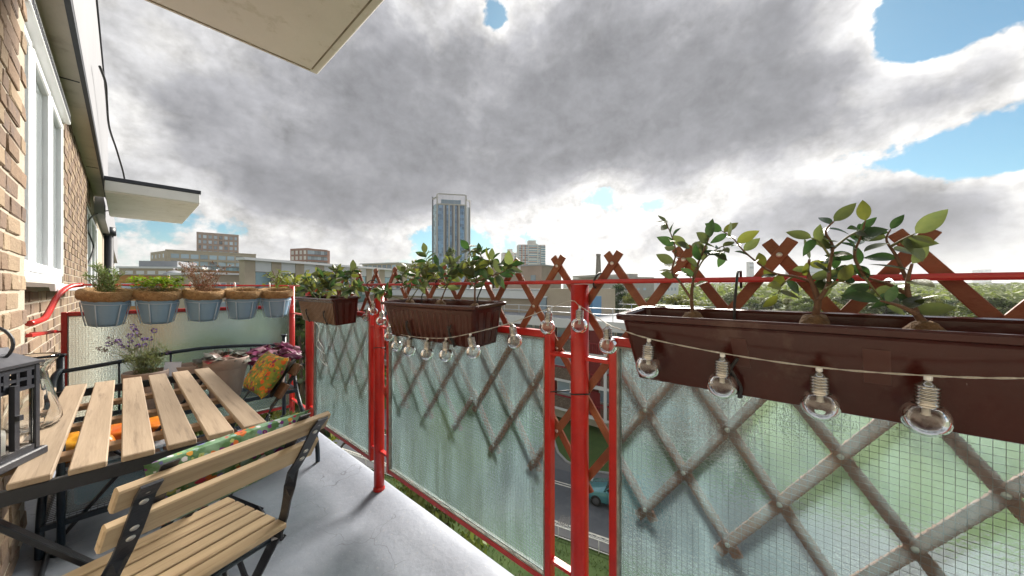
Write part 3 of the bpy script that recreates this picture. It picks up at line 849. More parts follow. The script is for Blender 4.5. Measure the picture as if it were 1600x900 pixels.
# ================================================================== planters on the railing
ZRIM = EYE - 0.052
def rect_loop(x0, x1, y0, y1, z, c):
    pts = []
    for cx, cy, a0 in ((x1-c, y1-c, 0), (x0+c, y1-c, 90), (x0+c, y0+c, 180), (x1-c, y0+c, 270)):
        for k in range(4):
            a = R(a0 + 30*k); pts.append(V((cx + c*math.cos(a), cy + c*math.sin(a), z)))
    return pts
def planter(label, y0, y1, h=0.145, xf=0.748, xb=0.902, style='plain', ties=()):
    t = empty('planter', label, 'planter', ((xf+xb)/2, (y0+y1)/2, ZRIM-h), 'brown plastic planters hung on the railing')
    ins, inx = 0.036, 0.020
    loops = [rect_loop(xf+inx, xb-inx, y0+ins, y1-ins, ZRIM-h, 0.010),
             rect_loop(xf+0.008, xb-0.008, y0+0.010, y1-0.010, ZRIM-0.020, 0.012),
             rect_loop(xf+0.007, xb-0.007, y0+0.009, y1-0.009, ZRIM-0.016, 0.012)]
    m = MB()
    def loft(m, loops):
        n = len(loops[0]); vs = [p for l in loops for p in l]
        fs = [(i*n+k, i*n+(k+1)%n, (i+1)*n+(k+1)%n, (i+1)*n+k) for i in range(len(loops)-1) for k in range(n)]
        m.add(vs, fs, False)
    inner = [rect_loop(xf+0.013, xb-0.013, y0+0.015, y1-0.015, ZRIM-0.006, 0.010), rect_loop(xf+0.022, xb-0.022, y0+0.030, y1-0.030, ZRIM-0.09, 0.010)]
    loft(m, loops); n = len(loops[0])
    m.f.append(tuple(reversed(range(n)))); m.sm.append(False)
    body = part('trough', m, PLANTER, t)
    m = MB()
    loft(m, [rect_loop(xf+0.007, xb-0.007, y0+0.009, y1-0.009, ZRIM-0.0158, 0.012), rect_loop(xf-0.004, xb+0.004, y0-0.004, y1+0.004, ZRIM-0.012, 0.016),
             rect_loop(xf-0.005, xb+0.005, y0-0.005, y1+0.005, ZRIM-0.003, 0.017), rect_loop(xf-0.001, xb+0.001, y0-0.001, y1+0.001, ZRIM, 0.015), rect_loop(xf+0.010, xb-0.010, y0+0.012, y1-0.012, ZRIM-0.001, 0.010)] + inner)
    part('rim', m, PLANTER, t)
    # soil
    m = MB(); nx, ny = 8, max(10, int((y1-y0)/0.02)); vs = []; zt = ZRIM - 0.036
    for j in range(ny+1):
        for i in range(nx+1):
            x = xf+0.016 + (xb-xf-0.032)*i/nx; y = y0+0.021 + (y1-y0-0.042)*j/ny
            vs.append(V((x, y, zt + 0.010*noise.noise(V((x*40, y*40, 1))) + 0.006*noise.noise(V((x*110, y*110, 4))))))
    m.add(vs, [(j*(nx+1)+i, j*(nx+1)+i+1, (j+1)*(nx+1)+i+1, (j+1)*(nx+1)+i) for j in range(ny) for i in range(nx)], True)
    part('soil', m, SOIL, t)
    # moulded strips on the faces
    def strip(face, s0, s1, t0, t1, mat, d=0.0016):
        zb, zt = ZRIM-h, ZRIM-0.020
        def P(s, tt, off):
            z = zb + (zt-zb)*tt; k = 1-tt
            if face == 'end':
                a, b_ = xf+0.008+(inx-0.008)*k+0.012, xb-0.008-(inx-0.008)*k-0.012
                return V((a+(b_-a)*s, y0+0.010+(ins-0.010)*k-off, z))
            a, b_ = y0+0.010+(ins-0.010)*k+0.012, y1-0.010-(ins-0.010)*k-0.012
            return V((xf+0.008+(inx-0.008)*k-off, a+(b_-a)*s, z))
        m = MB(); q = [P(s0,t0,d), P(s1,t0,d), P(s1,t1,d), P(s0,t1,d)]; p = [P(s0,t0,-.001), P(s1,t0,-.001), P(s1,t1,-.001), P(s0,t1,-.001)]
        m.add(q+p, [(0,1,2,3),(0,4,5,1),(1,5,6,2),(2,6,7,3),(3,7,4,0)])
        part('moulded_strip', m, mat, t)
    for k in range(3): strip('end', 0.08+0.33*k, 0.27+0.33*k, 0.06, 0.93, PLANTRIB)
    if style == 'fine':
        for k in range(26): strip('front', 0.012+k/26.5, 0.012+k/26.5+0.012, 0.03, 0.95, RIBGOLD)
    elif style == 'mid':
        for k in range(15): strip('front', 0.03+k/15.3, 0.03+k/15.3+0.026, 0.03, 0.90, PLANTRIB, 0.0008)
    else:
        for s0, w in ((0.78, 0.025), (0.60, 0.03), (0.42, 0.05), (0.29, 0.045), (0.12, 0.05)): strip('front', s0, s0+w, 0.45, 0.88, PLANTRIB, 0.0010)
    for yy in ties:
        z1 = ZRIM-0.075; m = MB()
        m.tube(spline([(xf+0.006, yy+0.012, z1), (xf+0.002, yy, z1-0.025), (xf+0.006, yy-0.012, z1-0.05), (xf+0.012, yy-0.008, ZRIM-h-0.002)], 5), 0.003, 6)
        m.tube(spline([(xf+0.004, yy-0.008, z1+0.004), (xf+0.002, yy+0.004, z1-0.02), (xf+0.008, yy+0.004, z1-0.045), (xf+0.014, yy-0.012, ZRIM-h-0.002)], 5), 0.003, 6)
        part('tie_wire', m, CABLE, t)
    # hooks that carry the trough on the top rail
    for f in (0.2, 0.8):
        yy = y0 + (y1-y0)*f; m = MB()
        m.tube([(xb-0.03, yy, ZRIM-0.06), (xb-0.026, yy, ZRIM+0.012), (XR-0.026, yy, ZR-0.002), (XR-0.018, yy, ZR+0.010), (XR+0.022, yy, ZR+0.010), (XR+0.025, yy, ZR-0.03)], 0.0028, 7)
        part('hook', m, CABLE, t)
    t.rotation_euler = (0, R(-4.5), 0)
    return t
RIBGOLD = pm('pale_brown_rib', (0.26,0.15,0.075), (0.22,0.12,0.06), 20, 0.4)  # lighter brown plastic of the fine ribs
planter('long brown planter along the near right railing', -0.70, 0.337, style='plain', ties=(0.115,))
planter('middle brown planter behind the row of hanging bulbs', 0.815, 1.412, style='mid', ties=(1.22, 0.95))
planter('far brown planter with fine vertical ribs beside the blue pots', 1.932, 2.535, h=0.15, style='fine', ties=(2.36, 2.08))

def px(plane, *pts): return [on_x(a, b_, plane) for a, b_ in pts]
G = 'young camellias in the planters'
XP = 0.83
b1 = on_x(1082, 492, XP)
shrub('camellia', 'thin twin-stemmed camellia nearest the red post in the long planter', b1, [
    (px(XP, (1082,492),(1081,455),(1088,420),(1100,390),(1108,372)), 0.0042),
    (px(XP-0.02, (1082,470),(1062,440),(1050,425),(1056,395),(1050,370),(1040,347)), 0.0028),
    (px(XP+0.02, (1086,430),(1100,405),(1128,385),(1132,395)), 0.0022),
    (px(XP+0.01, (1092,405),(1085,392),(1072,385)), 0.002),
], 0.038, 58, 3, G)
b2 = on_x(1273, 497, XP)
shrub('camellia', 'camellia with a forked brown stem in the middle of the long planter', b2, [
    (px(XP, (1273,497),(1278,470),(1270,445),(1262,425),(1265,405)), 0.0062),
    (px(XP-0.01, (1280,468),(1294,445),(1296,418),(1301,385),(1290,362),(1303,346)), 0.0040),
    (px(XP+0.03, (1266,440),(1240,432),(1205,425),(1165,395),(1145,372),(1128,361)), 0.0030),
    (px(XP-0.03, (1296,400),(1280,378),(1268,372)), 0.0022),
    (px(XP+0.03, (1240,432),(1222,445),(1215,462)), 0.0022),
    (px(XP, (1298,392),(1325,370),(1345,360)), 0.0026),
    (px(XP-0.02, (1290,452),(1310,440),(1330,445)), 0.0024),
], 0.039, 56, 5, G)
b3 = on_x(1446, 508, XP-0.01)
shrub('camellia', 'leaning camellia in the long planter furthest to the right', b3, [
    (px(XP-0.01, (1446,508),(1432,490),(1420,465),(1418,440),(1425,412)), 0.0060),
    (px(XP-0.04, (1434,492),(1405,478),(1375,470)), 0.0042),
    (px(XP+0.02, (1420,462),(1390,445),(1350,432),(1340,415)), 0.0036),
    (px(XP, (1350,432),(1335,400),(1345,370),(1352,345)), 0.0030),
    (px(XP, (1418,440),(1400,400),(1385,375),(1392,358)), 0.0030),
    (px(XP-0.02, (1392,385),(1415,372),(1430,365)), 0.0024),
    (px(XP+0.02, (1350,432),(1320,415),(1300,425)), 0.0026),
    (px(XP-0.02, (1350,432),(1365,452),(1380,470)), 0.0022),
], 0.041, 50, 9, G)
# middle planter
shrub('camellia', 'spreading camellia at the near end of the middle planter', on_x(742, 478, XP), [
    (px(XP, (742,478),(742,455),(744,430),(738,405),(730,385)), 0.004),
    (px(XP, (743,440),(765,432),(785,425),(800,412)), 0.003), (px(XP-0.03, (742,450),(722,425),(705,410)), 0.0026), (px(XP+0.02, (743,430),(760,415),(770,405)), 0.0026),
    (px(XP+0.02, (740,420),(752,405),(750,395)), 0.0024)], 0.050, 88, 11, G)
shrub('camellia', 'slender camellia in the centre of the middle planter', on_x(688, 472, XP), [
    (px(XP, (688,472),(698,448),(712,428),(722,415)), 0.0032), (px(XP, (700,445),(680,432),(668,415),(665,395)), 0.0028), (px(XP-0.03, (712,428),(735,415),(750,420)), 0.0024),
    (px(XP, (698,448),(690,425),(684,412)), 0.0024)], 0.050, 92, 12, G)
shrub('camellia', 'small drooping camellia at the far end of the middle planter', on_x(640, 470, XP), [
    (px(XP, (640,470),(632,450),(628,430),(640,418)), 0.003), (px(XP-0.02, (640,470),(655,448),(665,435),(655,420)), 0.0026), (px(XP-0.05, (630,468),(612,462),(598,452),(590,458)), 0.0022), (px(XP, (632,450),(645,438),(650,425)), 0.0022)], 0.045, 95, 13, G)
# far planter
shrub('camellia', 'bushy light green camellia at the far end of the far planter', on_x(492, 468, XP), [
    (px(XP, (492,468),(490,450),(482,440),(478,432)), 0.003), (px(XP+0.02, (492,468),(500,448),(505,435),(498,425)), 0.003), (px(XP-0.02, (495,466),(485,455),(478,448)), 0.0024), (px(XP-0.03, (495,466),(505,455),(512,440)), 0.0024)], 0.055, 110, 14, G)
shrub('camellia', 'bushy dark camellia at the near end of the far planter', on_x(530, 468, XP), [
    (px(XP, (530,468),(535,450),(545,435),(553,422)), 0.003), (px(XP+0.02, (530,468),(525,450),(522,432),(528,422)), 0.003), (px(XP-0.02, (532,462),(545,452),(560,448)), 0.0024), (px(XP-0.03, (526,462),(515,450),(510,440)), 0.0024)], 0.055, 110, 15, G)

# ================================================================== string of bulb lights
STR = [(575,480,0.925),(583,470,0.905),(592,458,0.903),(597,484,0.885),(608,507,0.85),(620,520,0.79),(640,525,0.742),(668,528,0.728),(697,528,0.726),(735,521,0.728),(800,504,0.80),(858,482,0.87),(893,470,0.905),(906,478,0.895),(949,506,0.86),(968,514,0.742),(1014,529,0.722),(1129,552,0.720),(1280,574,0.720),(1450,587,0.720),(1600,591,0.720),(1760,585,0.725)]
spts = [on_x(*s_) for s_ in STR]
lights = empty('light_string', 'string of clear round bulbs draped along the planters and posts', 'string lights', tuple(spts[12]))
sp = spline(spts, 8)
m = MB()
for ph in (0, math.pi):
    pts = []
    for i, p in enumerate(sp):
        a = i*1.1 + ph; pts.append(p + V((0.0008*math.cos(a), 0, 0.0008*math.sin(a))))
    m.tube(pts, 0.0008, 5)
part('cord', m, CORD, lights)
gm = MB(); rr = 0.0245
prof = [(0.0115,-0.030),(0.0125,-0.034)] + [(rr*math.sin(a), -0.052 + rr*math.cos(a)*0.98) for a in [R(38 + (180-38)*i/14) for i in range(15)]]
prof[-1] = (0.0002, prof[-1][1])
inner = [(max(0.0001, r_-0.0011), z+ (0.0010 if i > 8 else 0)) for i, (r_, z) in enumerate(prof)]
gm.lathe(prof + inner[::-1], 24)
globe_me = mesh_from(gm, 'bulb', BULBG)
cm = MB(); pr = [(0.0,0.0),(0.004,0.0),(0.0065,-0.004),(0.0105,-0.007)]
z = -0.008
for k in range(5): pr += [(0.0124, z), (0.0126, z-0.0015), (0.0108, z-0.003), (0.0108, z-0.0038)]; z -= 0.0045
pr += [(0.0128, z-0.001), (0.0124, -0.0335)]
cm.lathe(pr, 22)
cap_me = mesh_from(cm, 'screw_cap', STEEL)
tm = MB(); tm.lathe([(0.0,-0.030),(0.0045,-0.031),(0.0042,-0.045),(0.0055,-0.047),(0.0,-0.0485)], 8)
stem_me = mesh_from(tm, 'inner_stem', pm('frosted_stem', (0.75,0.72,0.66), None, rough=0.3))
um = MB(); um.tube([(0,0,-0.002),(0,0,0.006)], 0.0042, 8)
tip_me = mesh_from(um, 'cap_tip', WHITEPVC)
BULBS = [(0,.15,.1),(1,.0,-.15),(3,.1,0.05),(4,0,0),(5,0,0),(6,0,0),(7,0,0.03),(8,0,0),(9,-.05,-.25),(10,0,-.22),(11,.0,.12),(13,.05,.0),(14,.05,-.05),(16,0,0.03),(17,0,0.02),(18,0,-.02),(19,0,0.04)]
for i, rx_, ry_ in BULBS:
    M = Matrix.Translation(spts[i] - V((0,0,0.006))) @ Matrix.Rotation(ry_, 4, 'X') @ Matrix.Rotation(rx_, 4, 'Y') @ Matrix.Rotation(rnd.uniform(0,6), 4, 'Z')
    b_ = inst('bulb', globe_me, lights, M)
    for nm, me in (('screw_cap', cap_me), ('inner_stem', stem_me), ('cap_tip', tip_me)):
        c = bpy.data.objects.new(nm, me); col.objects.link(c); c.parent = b_
m = MB(); q = [on_x(a, b_, 0.90) for a, b_ in ((488,500),(499,512),(497,530),(505,545),(500,560),(511,572),(509,566))]
m.tube(spline(q, 5), 0.0022, 5); m.tube(spline([q[2], q[2]+V((0,.03,-.05)), q[3]+V((0,-.02,-.03))], 5), 0.0018, 5)
thing('loose_wire', m, WIREW, 'white wire end dangling from the far planter over the red post', 'wire')

# ================================================================== five blue pots on the end rail
POTB = pm('blue_pot', (0.255,0.40,0.54), (0.225,0.36,0.495), 6, 0.55, 0.1, 60)
COIR = pm('coir', (0.40,0.25,0.115), (0.25,0.145,0.062), 45, 0.95, 1.0, 130)
def hanging_pot():
    t = empty('hanging_pot', 'x', 'pot', (0,0,0), 'blue pots hooked over the end rail')
    m = MB(); m.lathe([(0.0,0.003),(0.064,0.003),(0.067,0.0),(0.071,0.02),(0.097,0.155),(0.101,0.172),(0.098,0.175),(0.094,0.165),(0.085,0.11)], 36)
    part('pot', m, POTB, t)
    m = MB(); nU, nV = 48, 12; vs = []
    for i in range(nU):
        a = 2*math.pi*i/nU
        for k in range(nV):
            b_ = 2*math.pi*k/nV
            wob = 1 + 0.20*noise.noise(V((math.cos(a)*2.3, math.sin(a)*2.3, 4)))
            rr = 0.100 + 0.017*wob*math.cos(b_); zz = 0.184 + 0.030*wob*math.sin(b_)
            p = V((rr*math.cos(a), rr*math.sin(a), zz)); p += V((1,1,1))*0.004*noise.noise(p*120)
            vs.append(p)
    m.add(vs, [(i*nV+k, ((i+1)%nU)*nV+k, ((i+1)%nU)*nV+(k+1)%nV, i*nV+(k+1)%nV) for i in range(nU) for k in range(nV)], True)
    m.lathe([(0.085,0.178),(0.078,0.15),(0.07,0.10)], 32)
    c = part('coir_liner', m, COIR, t)
    m = MB(); r = random.Random(3)
    for i in range(700):
        a = r.uniform(0, 6.283); b_ = r.uniform(-0.6, 3.6)
        rr = 0.100 + 0.018*math.cos(b_); zz = 0.184 + 0.031*math.sin(b_)
        p = V((rr*math.cos(a), rr*math.sin(a), zz)); nr = V((math.cos(b_)*math.cos(a), math.cos(b_)*math.sin(a), math.sin(b_)))
        tg = V((-math.sin(a), math.cos(a), r.uniform(-.5,.5))); q = p + tg*r.uniform(.01,.022) + nr*r.uniform(.001,.007)
        w = V((0,0,0.0006)); m.quad(p-w, q-w*.4, q+w*.4, p+w)
    part('coir_fibres', m, COIR, c, kind='stuff')
    m = MB(); m.lathe([(0.0,0.165),(0.05,0.168),(0.084,0.163)], 20); part('soil', m, SOIL, t)
    WB = bpy.data.materials.get('pale_blue_wire') or pm('pale_blue_wire', (0.46,0.57,0.66), None, rough=0.4)
    m = MB(); m.tube([(0.0985*math.cos(a), 0.0985*math.sin(a), 0.135) for a in [i*math.pi/18 for i in range(37)]], 0.0022, 6, cap=False)
    h = part('holder_ring', m, WB, t)
    for k in range(6):
        a = R(-120 + 60*k); m = MB()
        m.tube([(0.0985*math.cos(a), 0.0985*math.sin(a), 0.135), (0.086*math.cos(a), 0.086*math.sin(a), 0.06), (0.073*math.cos(a), 0.073*math.sin(a), -0.003)], 0.0032, 6)
        part('strut', m, WB, h)
    for dx in (-0.03,):
        m = MB(); m.tube(spline([(dx,0.099,0.135),(dx,0.104,0.19),(dx,0.115,0.232),(dx,0.140,0.246),(dx,0.163,0.232),(dx,0.168,0.19)], 5), 0.0038, 8)
        part('hook', m, WIREW, t)
    return t
pot0 = hanging_pot()
POTL = ['blue hanging pot of rosemary nearest the brick wall', 'blue hanging pot of bright green parsley', 'blue hanging pot holding a dried brown plant', 'blue hanging pot with bare soil and one twig', 'blue hanging pot of sage closest to the red corner post']
potx = [-0.077, 0.144, 0.366, 0.586, 0.803]
potc = []
for i, x in enumerate(potx):
    o = pot0 if i == 0 else copy_tree(pot0)
    o.location = (x, 3.225, EYE-0.222); o.rotation_euler = (R(8.0), R(rnd.uniform(-1.5,1.5)), R(rnd.uniform(-12,12))); o['label'] = POTL[i]
    o.scale = (1.02, 1.02, 1.0)
    potc.append(V((x, 3.20, EYE-0.222+0.168)))

def twigs(name, mat, parent, base, n, h, spread, r0, seed, branch=0):
    r = random.Random(seed); m = MB(); tips = []; paths = []
    for i in range(n):
        a = r.uniform(0, 6.283); s_ = spread*math.sqrt(r.random()); hh = h*r.uniform(.55, 1)
        b0 = base + V((r.uniform(-.35,.35)*spread, r.uniform(-.35,.35)*spread, 0)); tip = base + V((s_*math.cos(a), s_*math.sin(a), hh))
        mid = b0.lerp(tip, .5) + V((r.uniform(-.1,.1)*spread*2, r.uniform(-.1,.1)*spread*2, hh*.08))
        sp_ = spline([b0, mid, tip], 4); m.tube(sp_, [r0*(1-.6*k/(len(sp_)-1)) for k in range(len(sp_))], 4); paths.append(sp_); tips.append(tip)
        for k in range(branch):
            i0 = r.randint(2, len(sp_)-2); p = sp_[i0]; q = p + V((r.uniform(-1,1), r.uniform(-1,1), r.uniform(.3,1))).normalized()*h*r.uniform(.12,.3)
            m.tube([p, q], r0*.5, 4); paths.append([p, p.lerp(q, .5), q]); tips.append(q)
    part(name, m, mat, parent)
    return paths, tips
def blades(m, p, d, L, w, r, up=None):
    d = V(d).normalized(); s_ = d.cross(up or V((r.uniform(-1,1), r.uniform(-1,1), r.uniform(-1,1)))).normalized()*w
    mid = p + d*L*.5; q = p + d*L
    m.add([p, mid - s_, q, mid + s_], [(0,1,2,3)])
ROSEM = pm('rosemary_green', (0.10,0.16,0.055), (0.16,0.20,0.07), 30, 0.6, transl=(0.3, (1.3,1.4,.8)))
PARS = pm('parsley_green', (0.10,0.22,0.02), (0.26,0.30,0.03), 25, 0.5, transl=(0.4, (1.4,1.5,.6)))
DRY = pm('dried_stems', (0.26,0.14,0.075), (0.17,0.085,0.045), 30, 0.9)
SAGE = pm('sage_leaf', (0.16,0.22,0.07), (0.22,0.26,0.08), 20, 0.55, transl=(0.4, (1.4,1.4,.7)))
r = random.Random(21)
b_ = potc[0]
t = empty('rosemary', 'wispy rosemary sprigs in the blue pot by the wall', 'plant', b_)
paths, _ = twigs('stems', BARKG, t, b_, 16, 0.20, 0.085, 0.0022, 5, 2)
m = MB()
for sp_ in paths:
    for k in range(len(sp_)-1):
        for j in range(7):
            p = sp_[k].lerp(sp_[k+1], r.random()); blades(m, p, (r.uniform(-1,1), r.uniform(-1,1), r.uniform(.1,1.2)), r.uniform(.018,.034), .0022, r)
part('foliage', m, ROSEM, t, kind='stuff')
b_ = potc[1]
t = empty('parsley', 'clump of bright green parsley in the second blue pot', 'plant', b_)
paths, tips = twigs('stems', BARKG, t, b_, 44, 0.115, 0.125, 0.0016, 6, 0)
m = MB()
for q in tips:
    for j in range(12):
        p = q + V((r.gauss(0,.012), r.gauss(0,.012), r.gauss(0,.009))); 
        for k in range(3): blades(m, p, (r.uniform(-1,1), r.uniform(-1,1), r.uniform(-.5,.6)), r.uniform(.010,.019), .0062, r, V((r.uniform(-.3,.3), r.uniform(-.3,.3), 1)))
part('foliage', m, PARS, t, kind='stuff')
b_ = potc[2]
t = empty('dried_plant', 'tall tangle of dead brown stems in the third blue pot', 'plant', b_)
paths, tips = twigs('stems', DRY, t, b_, 34, 0.235, 0.135, 0.0019, 8, 3)
m = MB()
for sp_ in paths:
    for j in range(6):
        p = sp_[r.randint(1, len(sp_)-1)] + V((r.gauss(0,.004), r.gauss(0,.004), r.gauss(0,.006)))
        blades(m, p, (r.uniform(-1,1), r.uniform(-1,1), r.uniform(-1,1)), r.uniform(.007,.015), .0035, r)
part('withered_leaves', m, DRY, t, kind='stuff')
m = MB()
for q in tips[::9]:
    for k in range(6): blades(m, q, (r.uniform(-1,1), r.uniform(-1,1), r.uniform(-.6,1)), .016, .007, r)
part('pale_blossom', m, pm('pale_petal', (0.62,0.60,0.66)), t)
b_ = potc[3]
m = MB(); m.tube(spline([b_+V((.005,0,0)), b_+V((.0,0,.03)), b_+V((-.008,0,.055))], 4), .0022, 5); m.tube([b_+V((.03,.01,0)), b_+V((.045,.0,.03))], .0016, 5); m.tube([b_+V((-.03,.01,0)), b_+V((-.02,.0,.025))], .0016, 5)
thing('bare_twig', m, DRY, 'short dead twig standing in the fourth blue pot', 'twig')
b_ = potc[4]
t = empty('sage', 'leggy sage plant with drooping pale leaves in the fifth blue pot', 'plant', b_)
sm_ = [leaf_mesh('leaf', SAGE, 0.42, 0.25, 0.12, .7, 8), leaf_mesh('leaf', SAGE, 0.36, 0.1, 0.2, .7, 9)]
for q in ([(0,0,0),(.004,0,.06),(-.01,0,.12),(-.03,0,.19)], [(.004,0,.05),(.02,0,.11),(.035,0,.17)], [(-.002,0,.08),(-.04,.0,.14),(-.075,0,.17)], [(.02,0,.10),(.06,0,.16),(.10,0,.165)], [(0,0,.09),(0,-.02,.15),(.01,-.03,.20)]):
    sp_ = spline([b_+V(x) for x in q], 5); m = MB(); m.tube(sp_, 0.0026, 5); part('stem', m, BARK, t)
    for j in range(9):
        p = sp_[int(len(sp_)*(.45+.54*j/9))]
        M = frameM(p, V((r.uniform(-1,1), r.uniform(-.8,.5), r.uniform(-.7,.5))).normalized(), (r.uniform(-.3,.3), -.3, 1)); s_ = r.uniform(.03,.055)
        inst('leaf', r.choice(sm_), t, M @ Matrix.Diagonal((s_,s_,s_,1)))

# ================================================================== tiered metal plant stand against the end panel
st = empty('plant_stand', 'dark metal tiered plant stand with an arched back rail by the end panel', 'plant stand', (0.3, 2.9, 0))
arch = [(-0.23,3.12,EYE-0.462),(-0.1,3.13,EYE-0.452),(0.1,3.135,EYE-0.430),(0.32,3.14,EYE-0.414),(0.55,3.135,EYE-0.420),(0.75,3.13,EYE-0.440),(0.83,3.12,EYE-0.452)]
m = MB(); m.tube(spline(arch, 6), 0.0115, 10); part('back_rail', m, NAVY, st)
ZS2, ZS1 = 0.395, 0.13
for x in (-0.235, 0.835):
    s_ = 1 if x > 0 else -1
    m = MB(); m.tube([(x, 3.14, 0.0), (x, 3.14, EYE-0.375)], 0.015, 12); m.tube([(x, 3.14, EYE-0.378), (x, 3.14, EYE-0.366)], 0.021, 12); part('post', m, NAVY, st)
    m = MB(); m.tube(spline([(x, 3.12, EYE-0.455), (x+.012*s_, 3.04, EYE-0.475), (x+.012*s_, 2.97, EYE-0.53), (x+.01*s_, 2.92, EYE-0.66), (x, 2.86, ZS2+0.03), (x, 2.80, ZS2-0.05), (x, 2.70, ZS2-0.13), (x, 2.52, ZS1+0.10), (x, 2.44, ZS1-0.02), (x, 2.425, 0.0)], 6), 0.0135, 10); part('side_rail', m, NAVY, st)
for (y0, y1, z) in ((2.83, 3.13, ZS2), (2.43, 3.12, ZS1)):
    m = MB()
    for y in (y0, y1): m.bar((-0.235, y, z), (0.835, y, z), 0.02, 0.024, ch=0.002)
    for x in (-0.235, 0.835): m.bar((x, y0+.011, z), (x, y1-.011, z), 0.02, 0.022, ch=0.002)
    o = part('shelf_frame', m, NAVY, st)
    m = MB(); x = -0.22
    while x < 0.83: m.box((x-.0012, y0, z+.0121), (x+.0012, y1, z+.0145)); x += 0.02
    y = y0 + 0.02
    while y < y1: m.box((-0.235, y-.0012, z+.0148), (0.835, y+.0012, z+.0172)); y += 0.02
    part('shelf_mesh', m, NAVY, o, kind='stuff')
for x in (-0.02, 0.20, 0.42, 0.62):
    m = MB(); m.tube([(x, 3.132, ZS2), (x, 3.132, EYE-0.43-0.1*abs(x-.3)**2)], 0.0055, 8); part('upright', m, NAVY, st)
m = MB(); m.tube([(-0.18, 2.425, 0.0), (-0.18, 2.425, 0.60)], 0.0125, 10); m.lathe([(0.013,0.03),(0.03,0.004),(0.03,0.0)], 12, (-0.18, 2.425, 0)); part('front_leg', m, NAVY, st)

TAUPE = pm('taupe_clay', (0.40,0.31,0.265), (0.34,0.26,0.22), 9, 0.8, 0.2, 60)
def clay_pot(label, c, r0, r1, h, mat=TAUPE):
    t = empty('plant_pot', label, 'pot', c, 'clay pots on the plant stand')
    m = MB(); m.lathe([(0.0,0.002),(r1-.004,0.0),(r1,0.004),(r0*.90,h*.74),(r0*.91,h*.75),(r0*.985,h*.76),(r0,h*.985),(r0*.985,h),(r0*.93,h),(r0*.90,h*.8),(r0*.75,h*.4)], 36, c); part('pot_body', m, mat, t)
    m = MB(); m.lathe([(0.0,h*.90),(r0*.5,h*.905),(r0*.94,h*.89)], 20, c)
    for p in m.v: p.z += 0.006*noise.noise(p*60)
    part('soil', m, SOIL, t)
    return V(c) + V((0,0,h*.9))
zsh = ZS2 + 0.018
pl = clay_pot('clay pot holding the lavender, nearest the wall', (0.085, 2.97, zsh), 0.098, 0.066, 0.235)
pe = clay_pot('clay pot with only soil, beside the lavender', (0.275, 3.02, zsh), 0.085, 0.058, 0.235)
ph = clay_pot('wide clay pot of grey green leaves at the table corner', (0.45, 2.95, zsh), 0.125, 0.078, 0.265)
pp_ = clay_pot('clay pot of purple leaves behind the folded chair back', (0.72, 2.99, zsh), 0.105, 0.07, 0.235)
m = MB(); q = on_y(196+10, 575, 2.9); c = pl + V((0.115, -0.02, 0.0))
m.cbox((0,0,0.04), (0.075, 0.0012, 0.085), Matrix.Translation(c+V((-.01,-.0,-.02))) @ Matrix.Rotation(R(-18), 4, 'X') @ Matrix.Rotation(R(8), 4, 'Y'))
cardo = thing('plant_label', m, pm('card', (0.66,0.68,0.76), (0.60,0.62,0.72), 8, 0.5), 'pale printed care card stuck in beside the lavender', 'card')
# lavender
LAVG = pm('lavender_leaf', (0.15,0.20,0.085), (0.22,0.24,0.11), 30, 0.7, transl=(0.25, (1.3,1.4,.9)))
LAVP = pm('lavender_flower', (0.10,0.035,0.20), (0.16,0.07,0.26), 60, 0.8)
LAVB = pm('faded_flower', (0.17,0.10,0.10), (0.12,0.07,0.075), 60, 0.9)
t = empty('lavender', 'leggy lavender with purple flower heads above the table', 'plant', pl)
paths, _ = twigs('leafy_stems', BARKG, t, pl, 50, 0.16, 0.12, 0.0013, 12, 1)
m = MB()
for sp_ in paths:
    for j in range(12):
        i0 = r.randint(0, len(sp_)-2); p = sp_[i0].lerp(sp_[i0+1], r.random()); blades(m, p, (r.uniform(-1,1), r.uniform(-1,1), r.uniform(.2,1.2)), r.uniform(.018,.036), .0017, r)
part('foliage', m, LAVG, t, kind='stuff')
heads = [(212,521,0,.05),(208,512,0,.04),(176,532,1,.05),(171,538,0,.03),(186,534,0,.035),(191,541,0,.025),(160,546,1,.045),(241,517,0,.028),(234,530,0,.025),(202,526,0,.028),(204,534,0,.022),(225,531,0,.022),(215,541,0,.02),(199,543,0,.022),(262,551,0,.02),(217,523,1,.026),(226,540,0,.02)]
for hx, hy, k, L in heads:
    tip = on_y(hx, hy, 2.93 + r.uniform(-.05,.05)); b0 = pl + V((r.uniform(-.03,.03), r.uniform(-.03,.03), .05)); mid = b0.lerp(tip, .5) + V((r.uniform(-.02,.02), 0, .02))
    sp_ = spline([b0, mid, tip], 4); m = MB(); m.tube(sp_, .0012, 4); o = part('flower_stem', m, LAVG, t)
    d = (sp_[-1]-sp_[-2]).normalized(); m = MB()
    for j in range(int(16 + L*500)):
        f = r.random(); a = r.uniform(0, 6.283); x = d.orthogonal(); x.rotate(Matrix.Rotation(a, 3, d)); p = tip + d*(f-.5)*L + x*.0055*math.sin(math.pi*min(.95, max(.1, f)))
        blades(m, p, x + d*.8, .010, .0036, r)
    part('flower_head', m, LAVB if k else LAVP, o)
